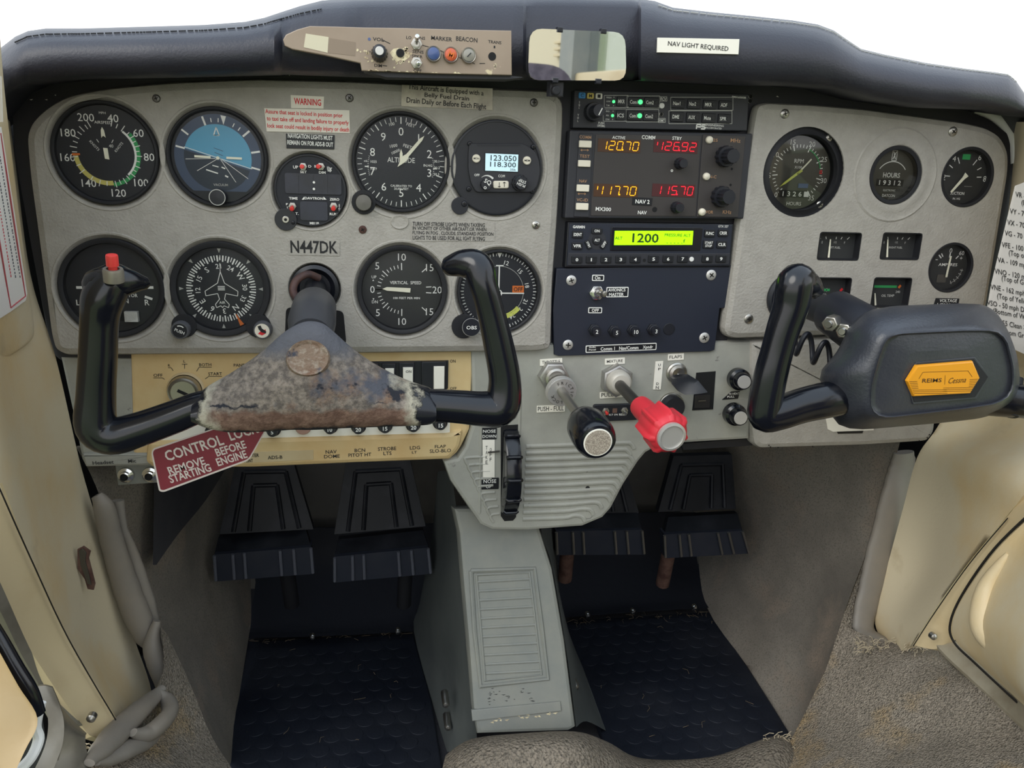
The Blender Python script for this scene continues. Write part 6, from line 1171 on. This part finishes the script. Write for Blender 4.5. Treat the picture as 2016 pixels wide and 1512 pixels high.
side('door_post_trim', 'cream vinyl trim of the right door post', [[(1990,240,.02),(2060,240,-.1),(2150,240,-.22)], [(1994,330,.012),(2055,330,-.08),(2140,330,-.2)], [(1962,560,.006),(2030,560,-.045),(2120,560,-.11)], [(1900,740,.0),(1990,740,-.035),(2090,740,-.09)], [(1846,840,.0),(1945,840,-.035),(2065,850,-.10)], [(1806,900,.015),(1895,900,-.05),(2030,950,-.15)], [(1778,1000,.028),(1850,1000,-.025),(1975,1025,-.13)], [(1748,1110,.03),(1820,1120,-.02),(1905,1110,-.11)], [(1722,1215,.022),(1770,1225,-.025),(1840,1200,-.085)], [(1740,1268,.0),(1762,1284,-.03),(1795,1272,-.07)]], 'cream_vinyl', .006, (1, 0, 0), 6, 'trim')
def Yr(px, py): return -.022-(px-(1990-(py-300)*.16))*.00075
rc = card('paper_card', 'white card of airspeed limits on the right door post', [((1999,366),(2090,330)),((1975,465),(2090,440)),((1952,560),(2090,560)),((1940,630),(2090,660)),((1937,661),(2090,730))], None, Yr, 0)
fr = Matrix.Identity(4)
LN = [('VR - 55 mph',1999,385),('(Bottom of Green Arc)',2011,401),('VY - 77 mph Best Rate',1988,418),('VX - 70 mph',1983,440),('VG - 70 mph Best Glide',1978,461),('VFE - 100 mph Flaps',1972,484),('(Top of White Arc)',1986,500),('VA - 109 mph Perform',1964,514),('VNO - 120 mph Max',1958,536),('(Top of Green Arc)',1972,550),('VNE - 162 mph Never Exceed',1950,567),('(Top of Yellow Arc)',1963,585),('VSO - 50 mph Dirty Stall',1943,598),('(Bottom of White Arc)',1955,614),('VS - 55 Clean Stall Flaps',1952,634),('(Bottom Green Arc)',1964,653)]
for s_, x, y in LN:
    v, f, x0, x1, y0, y1 = textgeo(s_, .004); h = 10.5
    c_ = .25; V = []
    for a, b in v: px = x+(a-x0)/.72*h*.74; py = y+(a-x0)/.72*h*.74*.20-(b)/.72*h+2; V.append(pt(px, py, Yr(px, py)-.0036))
    rc.add(V, f, 'black_print')
rc.fin()
# left door frame, door and what shows past it
def seamline(P_):
    s_ = world('trim_seam', 'thin dark seam between the %s door post and its frame strip' % ('left' if P_[0][0] < 500 else 'right'), 'seam'); s_.tube(catmull([pt(*q) for q in P_], 6), .0005, 'dark_gap', 6); s_.fin()
seamline([(-6,950,-.176), (60,1098,-.148), (136,1260,-.118), (230,1421,-.105)])
seamline([(1984,1020,-.140), (1910,1108,-.12), (1843,1202,-.096), (1798,1272,-.080)])
side('door_frame', 'cream metal strip of the left door frame', [[(4,950,-.17),(-40,980,-.178),(-70,1010,-.19)], [(62,1100,-.142),(24,1140,-.155),(-8,1128,-.168)], [(138,1262,-.112),(96,1285,-.13),(54,1270,-.148)], [(232,1420,-.10),(196,1432,-.112),(160,1428,-.122)], [(240,1450,-.09),(208,1456,-.1),(182,1450,-.118)]], 'cream_trim', .006, (-1, 0, -.3), 6, 'door frame')
s_ = single('screw', 'domed screw at the foot of the left door frame strip', 'screw', (179, 1415), -.128); s_.lathe([(.0035, -.004), (.0034, .0004), (.002, .0018), (0, .0022)], 'steel', 20); s_.fin()
side('weather_strip', 'dark grey rubber edge of the left door opening', [[(-50,1050,-.19),(-70,1080,-.195),(-90,1110,-.2)], [(0,1146,-.168),(-8,1156,-.170),(-18,1172,-.172)], [(57,1273,-.148),(48,1277,-.150),(38,1281,-.152)], [(102,1352,-.132),(92,1353,-.135),(80,1354,-.138)], [(163,1428,-.122),(130,1420,-.13),(112,1412,-.135)]], 'sill_metal', .006, (-1, 0, -.3), 5, 'trim')
side('sill_bracket', 'curved riveted metal bracket at the left door sill', [[(72,1352,-.158),(88,1350,-.156),(103,1354,-.154)], [(86,1384,-.164),(104,1386,-.162),(118,1390,-.16)], [(95,1424,-.17),(112,1426,-.168),(126,1425,-.166)], [(86,1476,-.18),(106,1474,-.178),(122,1470,-.175)], [(56,1540,-.20),(78,1540,-.195),(98,1530,-.19)]], 'sill_metal', .003, (-.3, 1, -.3), 5, 'bracket')
side('sill_plate', 'worn metal sill plate at the lower left corner', [[(116,1392,-.14),(146,1424,-.13),(170,1446,-.125)], [(124,1430,-.155),(146,1440,-.15),(168,1450,-.145)], [(110,1500,-.17),(150,1490,-.16),(170,1480,-.15)], [(80,1580,-.2),(140,1570,-.19),(190,1560,-.17)]], 'sill_metal', .003, (-.3, 1, -.3), 5, 'sill')
side('cabin_door', 'cream left cabin door standing ajar at the lower left corner', [[(-120,1160,-.26),(-60,1200,-.27),(0,1285,-.28)], [(-120,1300,-.27),(-40,1310,-.28),(36,1350,-.285)], [(-120,1400,-.28),(-30,1400,-.29),(74,1416,-.29)], [(-120,1500,-.30),(-40,1500,-.30),(48,1480,-.30)], [(-120,1600,-.31),(-40,1600,-.31),(10,1560,-.31)]], 'door_cream_shaded', .02, (-1, .6, 0), 5, 'door')
w_ = world('door_seal', 'dark rubber seal along the left door edge', 'seal'); w_.tube(catmull([pt(-30,1216,-.262), pt(0,1264,-.266), pt(30,1316,-.27), pt(58,1362,-.272), pt(72,1404,-.272)], 5), .0046, 'black_gloss', 12); w_.tube(catmull([pt(80,1382,-.262), pt(70,1428,-.266), pt(76,1455,-.268), pt(62,1490,-.275), pt(36,1518,-.28)], 5), .0030, 'white_paint', 10); w_.tube(catmull([pt(0,1245,-.258), pt(42,1322,-.262), pt(60,1345,-.265)], 4), .0012, 'chrome', 8); w_.fin()
# right door frame, sill and door
side('door_frame', 'cream metal strip of the right door frame', [[(2070,900,-.16),(2095,910,-.18),(2120,920,-.2)], [(1978,1024,-.134),(2005,1026,-.15),(2030,1040,-.17)], [(1908,1110,-.114),(1935,1115,-.13),(1950,1130,-.15)], [(1842,1202,-.09),(1880,1205,-.105),(1898,1205,-.12)], [(1798,1270,-.074),(1840,1278,-.09),(1868,1262,-.1)]], 'cream_trim', .006, (1, 0, -.3), 6, 'door frame')
s_ = single('screw', 'domed screw at the foot of the right door frame strip', 'screw', (1839, 1254), -.0985); s_.lathe([(.0035, -.004), (.0034, .0004), (.002, .0018), (0, .0022)], 'steel', 20); s_.fin()
side('sill_plate', 'worn metal sill strip below the right cabin door', [[(1842,1268,-.09),(1862,1262,-.095),(1880,1262,-.10)], [(1868,1296,-.11),(1890,1285,-.115),(1912,1282,-.12)], [(1940,1362,-.16),(1965,1350,-.165),(1985,1345,-.17)], [(2040,1455,-.23),(2050,1430,-.235),(2060,1410,-.24)]], 'sill_light', .004, (.3, 0, -1), 5, 'sill')
side('cabin_door', 'cream padded right cabin door at the right edge', [[(2036,1010,-.17),(2080,1010,-.20),(2200,1000,-.3)], [(1960,1085,-.15),(2030,1090,-.19),(2190,1100,-.3)], [(1900,1170,-.13),(1980,1180,-.19),(2180,1200,-.32)], [(1876,1225,-.125),(1960,1235,-.195),(2170,1300,-.34)], [(1882,1262,-.13),(1960,1290,-.20),(2150,1400,-.36)], [(1925,1304,-.155),(1985,1345,-.215),(2130,1450,-.37)], [(2030,1402,-.215),(2060,1420,-.25),(2120,1480,-.36)]], 'cream_vinyl', .012, (1, .2, 0), 6, 'door', None, [(1985,1090,-.162), (1948,1150,-.156), (1938,1205,-.162), (1944,1245,-.172), (1975,1282,-.189), (2040,1330,-.229)])
w_ = world('door_seal', 'dark rubber seal around the right door edge', 'seal'); w_.tube(catmull([pt(2040,1000,-.165), pt(1958,1080,-.143), pt(1896,1168,-.122), pt(1871,1226,-.117), pt(1878,1264,-.122), pt(1922,1308,-.148), pt(2030,1408,-.21)], 6), .0011, 'dark_gap', 10); w_.fin()
w_ = world('sky_gap_strip', 'white strip added for the bright sky seen past the right end of the glareshield', None, 'structure'); w_.tube(catmull([pt(1915,216,.022), pt(1950,226,.02), pt(1976,246,.018), pt(1994,280,.016), pt(2002,320,.012)], 6), .0055, 'white_paint', 12); w_.fin()  # white tube added in place of the bright outside showing through the gap
# rear cabin, seen in the mirror
w = world('wall_right', 'cream rear cabin side wall seen in the mirror', None, 'structure')
w.box(.56, -1.9, .60, -.80, .0, .775, 'cream_vinyl', .004); w.box(.56, -1.9, .60, -.80, 1.06, 1.22, 'cream_vinyl', .004); w.box(.56, -1.9, .60, -1.20, .775, 1.06, 'cream_vinyl')
for i in range(3): w.box(.548, -1.262+i*.0, .56, -1.215, .862-i*.014, .868-i*.014, 'cream_trim', .001)
w.box(.535, -1.20, .60, -1.135, .0, 1.22, 'tunnel_grey', .01); w.box(.545, -1.135, .60, -.80, .0, .795, 'cream_trim', .006); w.fin()
w = world('window_2', 'rear side window pane', None, 'structure'); w.box(.575, -1.135, .578, -.80, .79, 1.06, 'windshield_glass'); w.fin()
st_ = T('seat', 'grey cloth seat back reflected in the small mirror', 'seat', frame=Matrix.Translation((.27, -.98, 0)))
mb = st_.part('backrest'); mb.xf = Matrix(((1,0,0,0),(0,0,-1,0),(0,1,0,0),(0,0,0,1))); mb.slab(rpoly([(-.2,.36),(.2,.36),(.195,.795),(-.195,.795)], .07, 8), .0, .09, 'seat_cloth', .02)
for x in (-.05, .05): mb.tube([(x, .4, .0), (x, .78, .0)], .002, 'seat_cloth', 6)
for x in (-.05, .05): mb.tube([(x, .4, .0905), (x, .775, .0905)], .002, 'seat_cloth', 6)
mb.done(); mb = st_.part('cushion'); mb.box(-.2, -.03, .2, .36, .27, .38, 'seat_cloth', .03, .04); mb.done()
for x in (-.17, .17):
    mb = st_.part('leg'); mb.tube([(x, .1, .28), (x, .1, .0)], .012, 'steel_dark', 12); mb.done()
w = world('hill', 'sunlit grass bank beyond the cabin', None, 'structure'); grid(w, [[Vector((1, -45, -1.05)), Vector((5, -8, -1.05)), Vector((6, 3, -1.05))], [Vector((8, -45, 2.0)), Vector((9, -10, .6)), Vector((10, 3, .2))], [Vector((22, -46, 6)), Vector((20, -12, 3.4)), Vector((18, 4, 1.2))]], 'grass', 5, .3, (.3, 0, -1)); w.fin()
